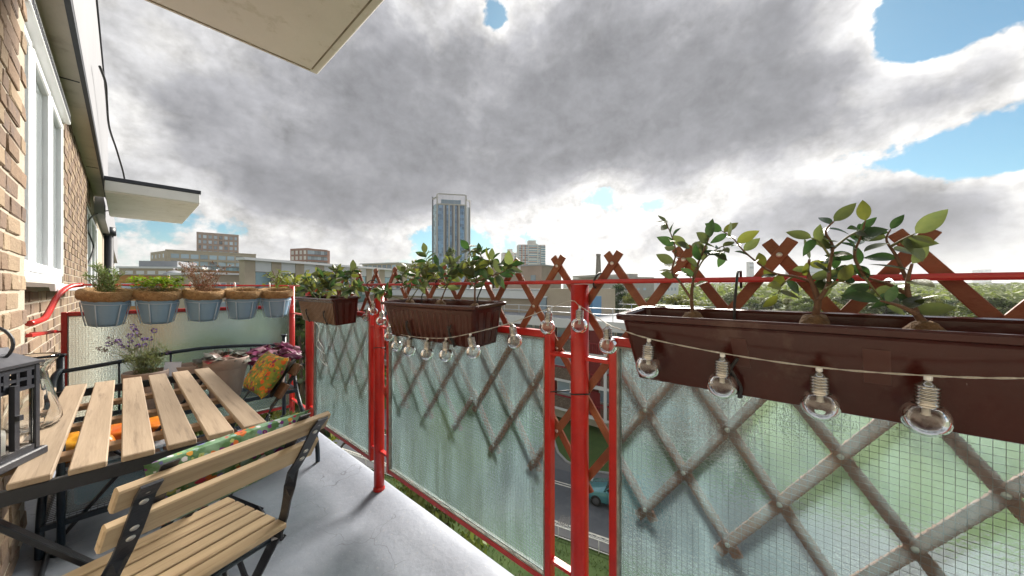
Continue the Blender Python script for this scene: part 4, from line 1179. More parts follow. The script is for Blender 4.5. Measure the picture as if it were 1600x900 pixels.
# heucheras: broad lobed leaves
def lobed(name, mat, seed):
    m = MB(); r_ = random.Random(seed); vs = [V((.25,0,.03))]; nn = 20
    for i in range(nn):
        a = 2*math.pi*i/nn; rad = .5*(1+.13*math.cos(5*a+seed)+r_.uniform(-.04,.04)); 
        if i == nn//2: rad *= .35
        vs.append(V((.25*0+.5+rad*math.cos(a)*.98-.0, rad*math.sin(a), -.10+.09*math.sin(3*a+seed)-.05*abs(math.sin(a)))))
    m.add(vs, [(0, 1+i, 1+(i+1)%nn) for i in range(nn)], True); return mesh_from(m, name, mat)
def heuchera(name, label, c, mats, n, spread, h, size, seed):
    t = empty(name, label, 'plant', c); r_ = random.Random(seed); ms = [lobed('leaf', mt, i) for i, mt in enumerate(mats)]
    m = MB()
    for i in range(n):
        a = r_.uniform(0, 6.283); s_ = math.sqrt(r_.random()); p = V(c) + V((spread*s_*math.cos(a), spread*.8*s_*math.sin(a), h*(1-.75*s_*s_)*r_.uniform(.75,1.05)))
        m.tube([V(c)+V((r_.uniform(-.02,.02), r_.uniform(-.02,.02), -.01)), p], .0016, 4)
        d = V((math.cos(a), math.sin(a), r_.uniform(-.6,.15))); sz = size*r_.uniform(.7,1.15)
        inst('leaf', r_.choice(ms), t, frameM(p, d, (r_.uniform(-.4,.4), r_.uniform(-.6,.1), 1)) @ Matrix.Diagonal((sz,sz,sz,1)))
    part('leaf_stalks', m, BARK, t); return t
HG = pm('heuchera_grey', (0.17,0.18,0.15), (0.08,0.075,0.07), 4, 0.45, rv=.3); HB = pm('heuchera_brown', (0.10,0.055,0.045), (0.20,0.13,0.10), 5, 0.45, rv=.3); HR = pm('heuchera_red', (0.28,0.03,0.03), (0.16,0.03,0.03), 5, 0.45)
HP = pm('heuchera_purple', (0.115,0.012,0.055), (0.19,0.035,0.10), 4, 0.4, rv=.35, transl=(.25, (1.3,.8,1.0))); HP2 = pm('heuchera_pinkgrey', (0.30,0.17,0.21), (0.20,0.08,0.12), 4, 0.45, rv=.25)
heuchera('heuchera', 'low rosette of grey green and rust leaves in the wide clay pot', ph, [HG, HG, HB, HG, HR], 46, 0.115, 0.075, 0.062, 4)
heuchera('heuchera', 'rich purple ruffled leaves spilling over behind the folding chair', pp_, [HP, HP, HP, HP2], 60, 0.155, 0.11, 0.080, 6)
# small green plant low on the stand and a leafy one half hidden under the table
for lab, c, n_, s_ in (('low tufted green plant by the foot of the railing', V((0.74, 2.72, ZS1+.02)), 90, .12), ('small dark green plant glimpsed under the table slats', V((0.12, 2.62, ZS1+.02)), 60, .10)):
    t = empty('ground_cover_plant', lab, 'plant', c)
    paths, tips = twigs('stems', BARKG, t, c, n_, 0.13, s_, .0014, int(c.x*100), 0); m = MB()
    for q in tips:
        for j in range(14): blades(m, q + V((r.gauss(0,.008), r.gauss(0,.008), -r.random()*.03)), (r.uniform(-1,1), r.uniform(-1,1), r.uniform(-.2,1)), .013, .004, r)
    part('foliage', m, pm('herb_green', (0.09,0.14,0.04), (0.16,0.19,0.06), 30, .6, transl=(.3, (1.3,1.4,.7))), t, kind='stuff')

# ================================================================== folding table
tb = empty('folding_table', 'slatted wooden folding table with black metal legs', 'table', (0.026, 1.95, 0))
ZT_ = EYE - 0.442; TY0, TY1 = 1.362, 2.53
for k in range(7):
    x0 = -0.262 + 0.0855*k; m = MB()
    m.cbox((x0+0.031, (TY0+TY1)/2 + rnd.uniform(-.003,.003), ZT_-0.008), (0.062, TY1-TY0, 0.016), None, 0.0025)
    part('slat', m, TABLEW, tb)
for y in (1.56, 1.86, 2.16):
    m = MB(); m.cbox((0.026, y, ZT_-0.026), (0.53, 0.045, 0.018), None, 0.002); part('crossbar', m, TABLEX, tb)
m = MB()
for y in (TY0+0.012, TY1-0.03): m.bar((-0.262, y, ZT_-0.034), (0.314, y, ZT_-0.034), 0.018, 0.034, ch=0.002)
for x in (-0.235, 0.287): m.bar((x, TY0+.022, ZT_-0.036), (x, TY1-.04, ZT_-0.036), 0.02, 0.028, ch=0.002)
part('frame', m, BLACK, tb)
for y, s_ in ((1.405, 1), (2.44, 1)):
    m = MB(); m.bar((-0.235, y, ZT_-0.045), (0.262, y, 0.012), 0.012, 0.030, up=(0,1,0), ch=0.002)
    # the bar stands on edge facing the camera
    part('leg', m, BLACK, tb)
    m = MB(); m.bar((0.287, y+0.022, ZT_-0.045), (-0.215, y+0.022, 0.012), 0.012, 0.026, up=(0,1,0), ch=0.002); part('leg', m, BLACK, tb)
for x, z in ((0.262, 0.02), (-0.215, 0.02)):
    m = MB(); m.tube([(x, 1.40, z), (x, 2.47, z)], 0.009, 8); part('stretcher', m, BLACK, tb)
m = MB(); m.tube([(0.03, 1.395, ZT_*0.5), (0.03, 1.44, ZT_*0.5)], 0.012, 10); part('pivot', m, STEEL, tb)

# ================================================================== folding chairs
def ribbon(m, pts, w, th, ang):
    """flat strap along pts (in the y-z plane at one x); ang turns its width from x (0) to the y-z plane (90)"""
    pts = [V(p) for p in pts]; n = len(pts); vs = []
    for i, p in enumerate(pts):
        t = (pts[min(i+1,n-1)] - pts[max(i-1,0)]).normalized()
        x = V((1,0,0)); y = t.cross(x).normalized(); a = R(ang[i])
        wv = x*math.cos(a) + y*math.sin(a); tv = t.cross(wv).normalized()
        for sw, st_ in ((-1,-1),(1,-1),(1,1),(-1,1)): vs.append(p + wv*w*.5*sw + tv*th*.5*st_)
    fs = [(i*4+k, i*4+(k+1)%4, (i+1)*4+(k+1)%4, (i+1)*4+k) for i in range(n-1) for k in range(4)] + [(3,2,1,0), tuple((n-1)*4+k for k in range(4))]
    m.add(vs, fs)
def chair(label, wmat, origin, rz):
    t = empty('folding_chair', label, 'chair', (0,0,0), 'slatted folding chairs at the table')
    lean = V((0, -0.54, 0.84)).normalized(); back = V((0, -0.84, -0.54)).normalized()
    for zc, yc, h in ((0.767, -0.138, 0.054), (0.683, -0.084, 0.066)):
        c = V((0, yc, zc)); m = MB(); m.bar(c - V((.207,0,0)), c + V((.207,0,0)), 0.017, h, up=tuple(lean), ch=0.003); part('back_slat', m, wmat, t)
    for s_ in (-1, 1):
        x = 0.168*s_
        top = V((x, -0.165, 0.795)) + back*0.0125
        path = [top, V((x,-0.138,.767))+back*.0125, V((x,-0.084,.683))+back*.0125, V((x,-0.050,.62)), V((x*1.06,-0.02,.565)), V((x*1.09,0.0,.52)), V((x*1.1,0.016,.47)), V((x*1.1,.036,.42)), V((x*1.1,.075,.36)), V((x*1.1,.19,.18)), V((x*1.1,.30,.006))]
        m = MB(); ribbon(m, path, 0.030, 0.005, [0,0,0,4,45,85,90,90,90,90,90]); sr = part('side_strap', m, BLACK, t)
        m = MB(); ribbon(m, [V((x-.034*s_,-0.160,.795))-back*.0125+lean*.006, V((x-.034*s_,-0.138,.767))-back*.0125, V((x-.034*s_,-0.084,.683))-back*.0125, V((x-.034*s_,-.065,.645))-back*.0125], 0.028, 0.003, [0,0,0,0]); part('front_strap', m, BLACK, t)
        for zc, yc, h in ((0.767, -0.138, 0.054), (0.683, -0.084, 0.066)):
            for q in (-1, 1):
                p = V((x, yc, zc)) + lean*(q*.0145) + back*.0152
                m = MB(); m.lathe([(0.0,.0026),(.0045,.0022),(.0068,.0004),(.0068,-.001)], 12, p, frameM((0,0,0), (1,0,0), back).to_3x3().to_4x4()); part('screw', m, SCREW, t)
        m = MB(); ribbon(m, [V((x*.92,.285,.418)), V((x*.92,.16,.26)), V((x*.92,-.10,.006))], .026, .005, [90,90,90]); part('leg', m, BLACK, t)
        m = MB(); m.bar((x*.98, -.005, .424), (x*.98, .30, .424), .006, .020); part('seat_rail', m, BLACK, t)
        m = MB(); m.bar((x*.98, .015, .412), (x*1.1, .05, .392), .03, .006); part('hinge', m, pm('grey_hinge', (0.20,0.20,0.22), None, rough=.35, metallic=.6), t)
    for k in range(6):
        m = MB(); m.cbox((0, .021+.0525*k, .442), (.365, .042, .017), None, .003); part('seat_slat', m, wmat, t)
    for y, z in ((.062, .385), (.08, .372)):
        m = MB(); m.tube([(-.205, y, z), (.205, y, z)], .0062, 8); part('cross_rod', m, NAVY, t)
    m = MB(); m.tube([(-.16, -.085, .03), (.16, -.085, .03)], .007, 8); m.tube([(-.18, .285, .03), (.18, .285, .03)], .007, 8); part('foot_rod', m, BLACK, t)
    t.location = origin; t.rotation_euler = (0, 0, rz)
    return t
chair('pale wooden folding chair in the foreground seen from behind', CHAIRW, (0.143, 1.112, 0), R(17))
chair('brown wooden folding chair on the railing side of the table', DKWOOD, (0.372, 1.955, 0), R(93))

# ================================================================== cushions
def floral(name, base1, base2, cols, scale, dens=0.62):
    m = bpy.data.materials.new(name); m.use_nodes = True; t = m.node_tree; b = t.nodes['Principled BSDF']; b.inputs['Roughness'].default_value = .85
    tcn = t.nodes.new('ShaderNodeTexCoord')
    nz = t.nodes.new('ShaderNodeTexNoise'); nz.inputs['Scale'].default_value = scale*.9; nz.inputs['Detail'].default_value = 5; t.links.new(tcn.outputs['Object'], nz.inputs['Vector'])
    mr = t.nodes.new('ShaderNodeMapRange'); t.links.new(nz.outputs[0], mr.inputs[0]); mr.inputs[1].default_value = .4; mr.inputs[2].default_value = .6
    mx = t.nodes.new('ShaderNodeMix'); mx.data_type = 'RGBA'; mx.inputs[6].default_value = (*base1,1); mx.inputs[7].default_value = (*base2,1); t.links.new(mr.outputs[0], mx.inputs[0])
    cur = mx.outputs[2]
    for k, (sc_, th) in enumerate(((scale, .36), (scale*1.9, .34))):
        mp = t.nodes.new('ShaderNodeMapping'); mp.inputs['Location'].default_value = (k*3.3, k*1.7, k*5.1); t.links.new(tcn.outputs['Object'], mp.inputs[0])
        dn = t.nodes.new('ShaderNodeTexNoise'); dn.inputs['Scale'].default_value = sc_*2.5; t.links.new(mp.outputs[0], dn.inputs['Vector'])
        va = t.nodes.new('ShaderNodeVectorMath'); va.operation = 'MULTIPLY_ADD'; t.links.new(dn.outputs['Color'], va.inputs[0]); va.inputs[1].default_value = (.35/sc_,)*3; t.links.new(mp.outputs[0], va.inputs[2])
        vo = t.nodes.new('ShaderNodeTexVoronoi'); vo.inputs['Scale'].default_value = sc_; t.links.new(va.outputs[0], vo.inputs['Vector'])
        lt = t.nodes.new('ShaderNodeMapRange'); t.links.new(vo.outputs['Distance'], lt.inputs[0]); lt.inputs[1].default_value = th; lt.inputs[2].default_value = th+.06; lt.inputs[3].default_value = 1; lt.inputs[4].default_value = 0
        sp_ = t.nodes.new('ShaderNodeSeparateColor'); t.links.new(vo.outputs['Color'], sp_.inputs[0])
        rp = t.nodes.new('ShaderNodeValToRGB'); rp.color_ramp.interpolation = 'CONSTANT'; cr = rp.color_ramp
        for i, c in enumerate(cols):
            if i < 2: el = cr.elements[i]; el.position = i/len(cols)
            else: el = cr.elements.new(i/len(cols))
            el.color = (*c, 1)
        t.links.new(sp_.outputs[0], rp.inputs[0])
        on = t.nodes.new('ShaderNodeMath'); on.operation = 'LESS_THAN'; t.links.new(sp_.outputs[1], on.inputs[0]); on.inputs[1].default_value = dens
        ml = t.nodes.new('ShaderNodeMath'); ml.operation = 'MULTIPLY'; t.links.new(lt.outputs[0], ml.inputs[0]); t.links.new(on.outputs[0], ml.inputs[1])
        m2 = t.nodes.new('ShaderNodeMix'); m2.data_type = 'RGBA'; t.links.new(ml.outputs[0], m2.inputs[0]); t.links.new(cur, m2.inputs[6]); t.links.new(rp.outputs[0], m2.inputs[7])
        # darker flower centre
        ct = t.nodes.new('ShaderNodeMapRange'); t.links.new(vo.outputs['Distance'], ct.inputs[0]); ct.inputs[1].default_value = .07; ct.inputs[2].default_value = .12; ct.inputs[3].default_value = 1; ct.inputs[4].default_value = 0
        m4 = t.nodes.new('ShaderNodeMath'); m4.operation = 'MULTIPLY'; t.links.new(ct.outputs[0], m4.inputs[0]); t.links.new(on.outputs[0], m4.inputs[1])
        m3 = t.nodes.new('ShaderNodeMix'); m3.data_type = 'RGBA'; t.links.new(m4.outputs[0], m3.inputs[0]); t.links.new(m2.outputs[2], m3.inputs[6]); m3.inputs[7].default_value = (.30,.16,.03,1) if k else (.10,.06,.02,1)
        cur = m3.outputs[2]
    t.links.new(cur, b.inputs['Base Color'])
    return m
FLOR1 = floral('floral_cloth_mixed', (0.05,0.13,0.04), (0.16,0.28,0.18), [(.55,.55,.58),(.30,.38,.42),(.50,.12,.02),(.16,.30,.12),(.13,.01,.14),(.20,.34,.30),(.42,.03,.08),(.14,.14,.40),(.60,.28,.03),(.30,.36,.12)], 34, .88)
FLOR2 = floral('floral_cloth_orange', (0.10,0.17,0.025), (0.26,0.24,0.03), [(.62,.13,.01),(.62,.20,.02),(.55,.09,.01),(.60,.28,.02),(.20,.02,.06)], 36, .75)
def cushion(label, mat, w, h, th, M, seed, fold=0.0):
    mb = MB(); n = 22; vs = []
    for sgn in (1, -1):
        for j in range(n+1):
            for i in range(n+1):
                a = -1 + 2*i/n; b_ = -1 + 2*j/n
                e = max(0.0, (1-abs(a)**3.2))*max(0.0, (1-abs(b_)**3.2))
                pin = 1 - 0.06*(abs(b_)**2)*(1-abs(a)**4); pin2 = 1 - 0.06*(abs(a)**2)*(1-abs(b_)**4)
                x = a*w/2*pin2; y = b_*h/2*pin; z = sgn*th/2*e**0.5*(1+.10*noise.noise(V((a*2, b_*2, seed+sgn)))) + fold*b_*b_*h
                vs.append(V((x, y, z)))
    N_ = (n+1)**2; fs = []
    for k, o in ((1,0),(-1,N_)):
        for j in range(n):
            for i in range(n):
                q = (o+j*(n+1)+i, o+j*(n+1)+i+1, o+(j+1)*(n+1)+i+1, o+(j+1)*(n+1)+i); fs.append(q if k > 0 else q[::-1])
    mb.add(vs, fs, True)
    o = bpy.data.objects.new('cushion', mesh_from(mb, 'cushion', mat)); col.objects.link(o); o.matrix_world = M
    o['label'] = label; o['category'] = 'cushion'; W[o.name] = V()
    return o
C1 = Matrix.Translation((0.143,1.112,0)) @ Matrix.Rotation(R(17), 4, 'Z')
lean = V((0,-0.54,0.84)).normalized(); front = V((0,0.84,0.54)).normalized()
def chair_local(c, up, nrm):
    x = V((1,0,0)); return Matrix(((x.x,up.x,nrm.x,c[0]),(x.y,up.y,nrm.y,c[1]),(x.z,up.z,nrm.z,c[2]),(0,0,0,1)))
cushion('multicoloured floral cushion against the back of the foreground chair', FLOR1, 0.35, 0.23, 0.07, C1 @ chair_local(V((0.03,-0.050,.664))+front*.048, lean, front), 2)
C2 = Matrix.Translation((0.372,1.955,0)) @ Matrix.Rotation(R(93), 4, 'Z')
cushion('orange and green floral cushion on the far folding chair', FLOR2, 0.27, 0.19, 0.08, C2 @ chair_local(V((-0.06,-0.094,.722))+front*.046, lean, front), 7)

# ================================================================== lantern and carafe on the table
ln = empty('lantern', 'black metal lantern with cut-out panel at the table corner', 'lantern', (-0.212, 1.505, ZT_))
LM = Matrix.Translation((-0.226, 1.520, ZT_)) @ Matrix.Rotation(R(-27), 4, 'Z') @ Matrix.Scale(1.06, 4)
m = MB(); m.cbox((0,0,.010), (.128,.128,.020), LM, .003); part('base', m, BLACK, ln)
for sx in (-1,1):
    for sy in (-1,1):
        m = MB(); m.cbox((sx*.048, sy*.048, .125), (.014,.014,.209), LM, .002); part('corner_post', m, BLACK, ln)
for k in range(4):
    RM = LM @ Matrix.Rotation(R(90*k), 4, 'Z'); m = MB()
    m.cbox((0,-.0485,.027), (.081,.010,.013), RM); part('sill_bar', m, BLACK, ln); m = MB(); m.cbox((0,-.0485,.223), (.081,.010,.012), RM); m.cbox((0,-.0485,.176), (.081,.010,.008), RM)
    for x in (-.028, 0, .028): m.cbox((x,-.0485,.1985), (.012 if x else .008,.009,.0365), RM)
    m.cbox((0,-.0485,.1985), (.081,.0085,.007), RM)
    o = part('side_frame', m, BLACK, ln)
    m = MB(); m.box((-.041,-.0505,.033), (.041,-.0485,.172), RM); part('glass', m, CLEARG, o)
m = MB(); m.cbox((.060,-.02,.115), (.010,.012,.15), LM); m.cbox((.066,-.02,.115), (.012,.010,.012), LM); part('door_catch', m, BLACK, ln)
m = MB()
for z0, z1, a, b_ in ((.2305,.237,.060,.060),(.237,.262,.056,.026),(.262,.276,.026,.022)):
    q = [V((sx*a_, sy*a_, z)) for z, a_ in ((z0,a),(z1,b_)) for sx, sy in ((-1,-1),(1,-1),(1,1),(-1,1))]
    m.add([LM @ p for p in q], [(0,3,2,1),(4,5,6,7),(0,1,5,4),(1,2,6,5),(2,3,7,6),(3,0,4,7)])
part('roof', m, pm('dull_pewter', (0.10,0.10,0.11), (0.06,0.06,0.07), 20, .38, metallic=.7), ln)
m = MB(); m.tube([LM @ V((.045*math.cos(a), 0, .285+.045*math.sin(a))) for a in [i*math.pi/12 for i in range(25)]], .0035, 8, cap=False); part('carrying_ring', m, BLACK, ln)
m = MB(); m.lathe([(0,.0),(.026,.0),(.027,.05),(.0255,.058),(.01,.054),(0,.053)], 20, (0,0,.0205)); m.v = [LM @ p for p in m.v]
thing('candle', m, pm('wax', (0.80,0.78,0.72), None, rough=.5), 'short white candle inside the black lantern', 'candle')
cv = on_z(78, 668, ZT_)
prof = [(0.0,.002),(.036,.0),(.046,.006),(.052,.022),(.050,.045),(.040,.085),(.028,.135),(.025,.155),(.031,.17),(.046,.19),(.048,.20)]
inn = [(max(.0, a-.0035), z_+(.006 if i < 2 else .0)) for i, (a, z_) in enumerate(prof)][::-1]; inn[-1] = (0.0, .009)
m = MB(); m.lathe([(a*1.12, z_*1.15) for a, z_ in prof + inn], 20, cv + V((-.035,.03,0)), smooth=True)
thing('glass_carafe', m, CLEARG, 'clear flared glass carafe behind the black lantern', 'carafe')

# ================================================================== things under the table
bx_ = empty('storage_box', 'clear plastic storage box with blue lining under the table', 'box', (0.02, 2.62, ZS1+.02))
z0 = ZS1+.018; m = MB(); w_ = .004
m.box((-.17,2.46,z0), (.17,2.76,z0+w_)); m.box((-.17,2.46,z0+w_), (-.166,2.76,z0+.19)); m.box((.166,2.46,z0+w_), (.17,2.76,z0+.19)); m.box((-.166,2.46,z0+w_), (.166,2.464,z0+.19)); m.box((-.166,2.756,z0+w_), (.166,2.76,z0+.19))
part('tub', m, pm('frosted_plastic', (0.80,0.86,0.90), None, rough=.22, trans=.8, ior=1.3), bx_)
m = MB(); m.cbox((0,2.61,z0+.075), (.30,.27,.12), None, .012); part('blue_lining', m, pm('blue_plastic', (0.10,0.36,0.52), (0.13,0.42,0.58), 6, .5), bx_)
m = MB(); m.cbox((0,2.61,z0+.199), (.35,.31,.016), None, .004); part('lid', m, pm('box_lid', (0.70,0.76,0.82), None, rough=.3, trans=.5), bx_)
def bag(label, c, size, mat, seed, mat2=None):
    mb = MB(); n = 18; vs = []
    for j in range(n+1):
        th_ = math.pi*j/n
        for i in range(2*n):
            a = math.pi*i/n; p = V((math.sin(th_)*math.cos(a), math.sin(th_)*math.sin(a), math.cos(th_)))
            q = V((math.copysign(abs(p.x)**.65, p.x), math.copysign(abs(p.y)**.65, p.y), math.copysign(abs(p.z)**.8, p.z)))
            q *= 1 + .16*noise.noise(p*2.3+V((seed,0,0))) + .07*abs(noise.noise(p*6+V((seed,2,0))))
            vs.append(V((q.x*size[0]/2, q.y*size[1]/2, q.z*size[2]/2)) + V(c))
    k = 2*n; mb.add(vs, [(j*k+i, (j+1)*k+i, (j+1)*k+(i+1)%k, j*k+(i+1)%k) for j in range(n) for i in range(k)], True)
    return mb
BAGM = pm('printed_bag', (0.62,0.07,0.01), (0.70,0.30,0.01), 5, .32, .2, 30, c3=(.06,.22,.03), s3=5, t3=(.60,.64)); BAGY = pm('yellow_bag', (0.70,0.42,0.02), (0.62,0.10,0.01), 5, .32, .2, 30, c3=(.05,.25,.05), s3=6, t3=(.58,.62))
tg = empty('compost_bag', 'crumpled orange and yellow compost bag under the table', 'bag', (0.10, 2.50, z0+.21))
part('sack', bag('', (0.02, 2.58, z0+.262), (.28,.22,.10), BAGM, 3), BAGM, tg)
m = MB()   # the letter printed on the sack
LMx = Matrix.Translation((0.04, 2.49, z0+.312)) @ Matrix.Rotation(R(40), 4, 'X')
m.box((0,0,0), (.008,.045,.002), LMx)
for yy in (0,.0185,.037): m.box((.008,yy,0), (.028,yy+.008,.002), LMx)
part('printed_letter', m, pm('cream_print', (0.70,0.62,0.45)), tg)
tg2 = thing('compost_bag', bag('', (-0.12, 2.55, z0+.265), (.20,.24,.11), BAGY, 9), BAGY, 'small yellow and green garden bag beside the orange one', 'bag')

# ================================================================== ground, street, lawns
LAWN = pm('grass_ground', (0.048,0.090,0.020), (0.072,0.115,0.026), 1.3, .95, .8, 9, c3=(.10,.085,.045), s3=.9, t3=(.58,.72))
ASPH = pm('asphalt', (0.105,0.112,0.125), (0.085,0.09,0.10), 1.2, .9, .5, 40, c3=(.14,.145,.155), s3=.5, t3=(.5,.65))
PAVE = pm('pavement', (0.15,0.15,0.155), (0.12,0.12,0.125), 1.0, .9, .4, 30)
KERB = pm('kerb_stone', (0.34,0.34,0.33), (0.27,0.27,0.265), 4, .9)
CITY = pm('city_ground', (0.16,0.17,0.13), (0.09,0.12,0.05), .03, .95)
LINE = pm('line_paint', (0.72,0.70,0.62), (0.60,0.58,0.50), 6, .8)
m = MB(); g = GROUND
m.add([V((-900,-1500,g-.02)), V((6000,-4000,g-.02)), V((6000,6000,g-.02)), V((-1500,6000,g-.02))], [(0,1,2,3)])
struct('ground', m, CITY)
RD = V((-0.23, 0.973, 0)).normalized(); RP = V((RD.y, -RD.x, 0))       # along the street, and across it (away from us)
F0 = on_z(863, 824, g); E0 = on_z(863, 752, g)
w_near = F0.dot(RP); w_far = E0.dot(RP)
def strip_(s0, s1, w0, w1, z): return [RD*s0 + RP*w0 + V((0,0,z)), RD*s1 + RP*w0 + V((0,0,z)), RD*s1 + RP*w1 + V((0,0,z)), RD*s0 + RP*w1 + V((0,0,z))]
def sheet(name, s0, s1, w0, w1, z, mat, n=1):
    m = MB(); m.add(strip_(s0, s1, w0, w1, z), [(3,2,1,0)]); return struct(name, m, mat)
sheet('lawn', -60, 90, 0.6, w_near-0.5, g, LAWN)
sheet('pavement', -60, 90, w_near-0.5, w_near+0.05, g+.10, PAVE)
sheet('road', -60, 90, w_near+0.05, w_far+1.6, g+.004, ASPH)
def kerb(w, name='kerb'):
    m = MB(); a = RD*-60+RP*w; b = RD*90+RP*w
    m.bar(a+V((0,0,g+.05)), b+V((0,0,g+.05)), .14, .13); struct(name, m, KERB)
kerb(w_near+.12); 
for dw in (-.12, .12):
    m = MB(); m.add(strip_(-60, 90, w_far+dw-.05, w_far+dw+.05, g+.008), [(3,2,1,0)]); struct('road_marking', m, LINE)
for dw in (0.32, 0.52):
    m = MB(); m.add(strip_(-60, 90, w_near+dw-.05, w_near+dw+.05, g+.008), [(3,2,1,0)]); struct('road_marking', m, LINE)
sheet('forecourt', -60, 90, w_far+1.6, w_far+4.2, g+.0045, PAVE)
sheet('lawn', -90, 90, w_far+4.2, w_far+70, g+.005, LAWN)
# rounded lawn in front of the flats across the street
c0 = on_z(905, 700, g); m = MB(); pts = []
for (a, b) in ((869,668),(866,690),(872,708),(885,722),(905,732),(930,738),(960,742),(1010,748),(1100,755),(1100,690),(1000,668),(940,662),(900,660)): pts.append(on_z(a, b, g))
z = g+.09; m.add([V((p.x, p.y, z)) for p in pts], [tuple(range(len(pts)))]); struct('lawn', m, LAWN)
m = MB(); q = [V((p.x, p.y, g+.05)) for p in pts]
m.tube(q[:9], .10, 6); struct('kerb', m, KERB)
# grass blades on the near lawn
GR = pm('grass_blades', (0.085,0.15,0.025), (0.14,0.19,0.035), 3, .8, rv=0)
m = MB(); r = random.Random(5)
for i in range(26000):
    p = RD*r.uniform(-6, 26) + RP*r.uniform(2.0, w_near-.6); a = r.uniform(0, 6.28); h = r.uniform(.05,.13)
    p.z = g; s_ = V((math.cos(a), math.sin(a), 0))*.018; m.add([p-s_, p+s_, p+V((r.uniform(-.05,.05), r.uniform(-.05,.05), h))], [(0,1,2)])
struct('grass', m, GR, 'stuff')
# low white hooped fence along the lawn
fn = empty('hooped_fence', 'low white wire fence with hooped top beside the road', 'fence', tuple(RD*8+RP*(w_near-.55)+V((0,0,g))))
wf = w_near - .62
for zz in (.12, .62):
    m = MB(); m.tube([RD*-4+RP*wf+V((0,0,g+zz)), RD*24+RP*wf+V((0,0,g+zz))], .022, 6); part('fence_rail', m, WIREW, fn)
hm = MB(); hm.tube([V((0.17*math.cos(a), 0, .16*math.sin(a))) for a in [i*math.pi/10 for i in range(11)]], .012, 5); hme = mesh_from(hm, 'hoop', WIREW)
pmk = MB(); pmk.tube([(0,0,0),(0,0,.63)], .02, 6); pme = mesh_from(pmk, 'fence_post', WIREW)
for k in range(70):
    inst('hoop', hme, fn, frameM(RD*(-4+.4*k)+RP*wf+V((0,0,g+.63)), RD, (0,0,1)))
    if k % 5 == 0: inst('fence_post', pme, fn, frameM(RD*(-4+.4*k)+RP*wf+V((0,0,g)), RD, (0,0,1)))
# street drain grating
dr = empty('drain_grating', 'dark barred drain grating at the near edge of the road', 'drain', tuple(RD*11.2+RP*(w_near+.55)+V((0,0,g))))
pc = on_z(882, 815, g)
for k in range(6):
    m = MB(); a = pc + RD*(-.28+.11*k); m.bar(a-RP*.42+V((0,0,.03)), a+RP*.42+V((0,0,.03)), .055, .03); part('bar', m, BLACK, dr)

# ================================================================== parked car
CARP = pm('teal_car_paint', (0.085,0.27,0.30), (0.08,0.25,0.28), 2, .25, metallic=.25, coat=1.0)
CARG = pm('car_window', (0.02,0.025,0.03), None, rough=.05, spec=.8)
TYRE = pm('tyre_rubber', (0.015,0.015,0.015), None, rough=.85)
CARW = pm('headlamp_glass', (0.75,0.77,0.78), None, rough=.1)
cc = on_z(972, 786, g); cc = RP*(w_far-.35) + RD*cc.dot(RD) + V((0,0,g+.01))
car = empty('parked_car', 'teal hatchback car on the street below, seen past the near post', 'car', tuple(cc))
CM = Matrix.Translation(cc) @ Matrix(((RD.x,-RP.x,0,0),(RD.y,-RP.y,0,0),(0,0,1,0),(0,0,0,1)))
def loft(sections, mat, name, parent, smooth=True, closecaps=True):
    m = MB(); n = len(sections[0]); vs = [CM @ V(p) for s_ in sections for p in s_]
    fs = [(i*n+k, i*n+(k+1)%n, (i+1)*n+(k+1)%n, (i+1)*n+k) for i in range(len(sections)-1) for k in range(n)]
    fs += [tuple(reversed(range(n))), tuple((len(sections)-1)*n+k for k in range(n))]
    m.add(vs, fs, smooth); return part(name, m, mat, parent)
def sec(x, w, z0, z1, tw, n=6):
    pts = []
    for y, z in ((-w*.90, z0),(-w, z0+.12),(-w, (z0+z1)/2+.05),(-w*.97, z1-.06),(-w*tw, z1),(0, z1+.012),(w*tw, z1),(w*.97, z1-.06),(w, (z0+z1)/2+.05),(w, z0+.12),(w*.90, z0)): pts.append((x, y, z))
    return pts
body = loft([sec(1.98,.62,.32,.58,.7), sec(1.90,.76,.24,.66,.8), sec(1.6,.83,.20,.76,.85), sec(1.1,.85,.20,.86,.88), sec(.75,.86,.20,.92,.9), sec(0,.86,.20,.94,.92), sec(-1.0,.86,.20,.96,.92), sec(-1.6,.84,.22,.94,.9), sec(-1.88,.80,.26,.90,.85), sec(-1.96,.70,.34,.80,.8)], CARP, 'body', car)
def cab(x, w, z0, z1, tw): return [(x,-w,z0),(x,-w*.96,(z0+z1)/2),(x,-w*tw,z1-.03),(x,-w*tw*.9,z1),(x,0,z1+.02),(x,w*tw*.9,z1),(x,w*tw,z1-.03),(x,w*.96,(z0+z1)/2),(x,w,z0)]
loft([cab(.82,.78,.90,.93,.95), cab(.25,.79,.90,1.36,.80), cab(0,.79,.90,1.43,.78), cab(-.9,.79,.90,1.45,.77), cab(-1.45,.77,.90,1.38,.78), cab(-1.80,.74,.88,.95,.95)], CARG, 'glasshouse', car)
rf = loft([cab(.18,.66,1.37,1.40,.96), cab(0,.665,1.405,1.455,.95), cab(-.9,.66,1.425,1.475,.95), cab(-1.48,.645,1.36,1.41,.95)], CARP, 'roof', car)
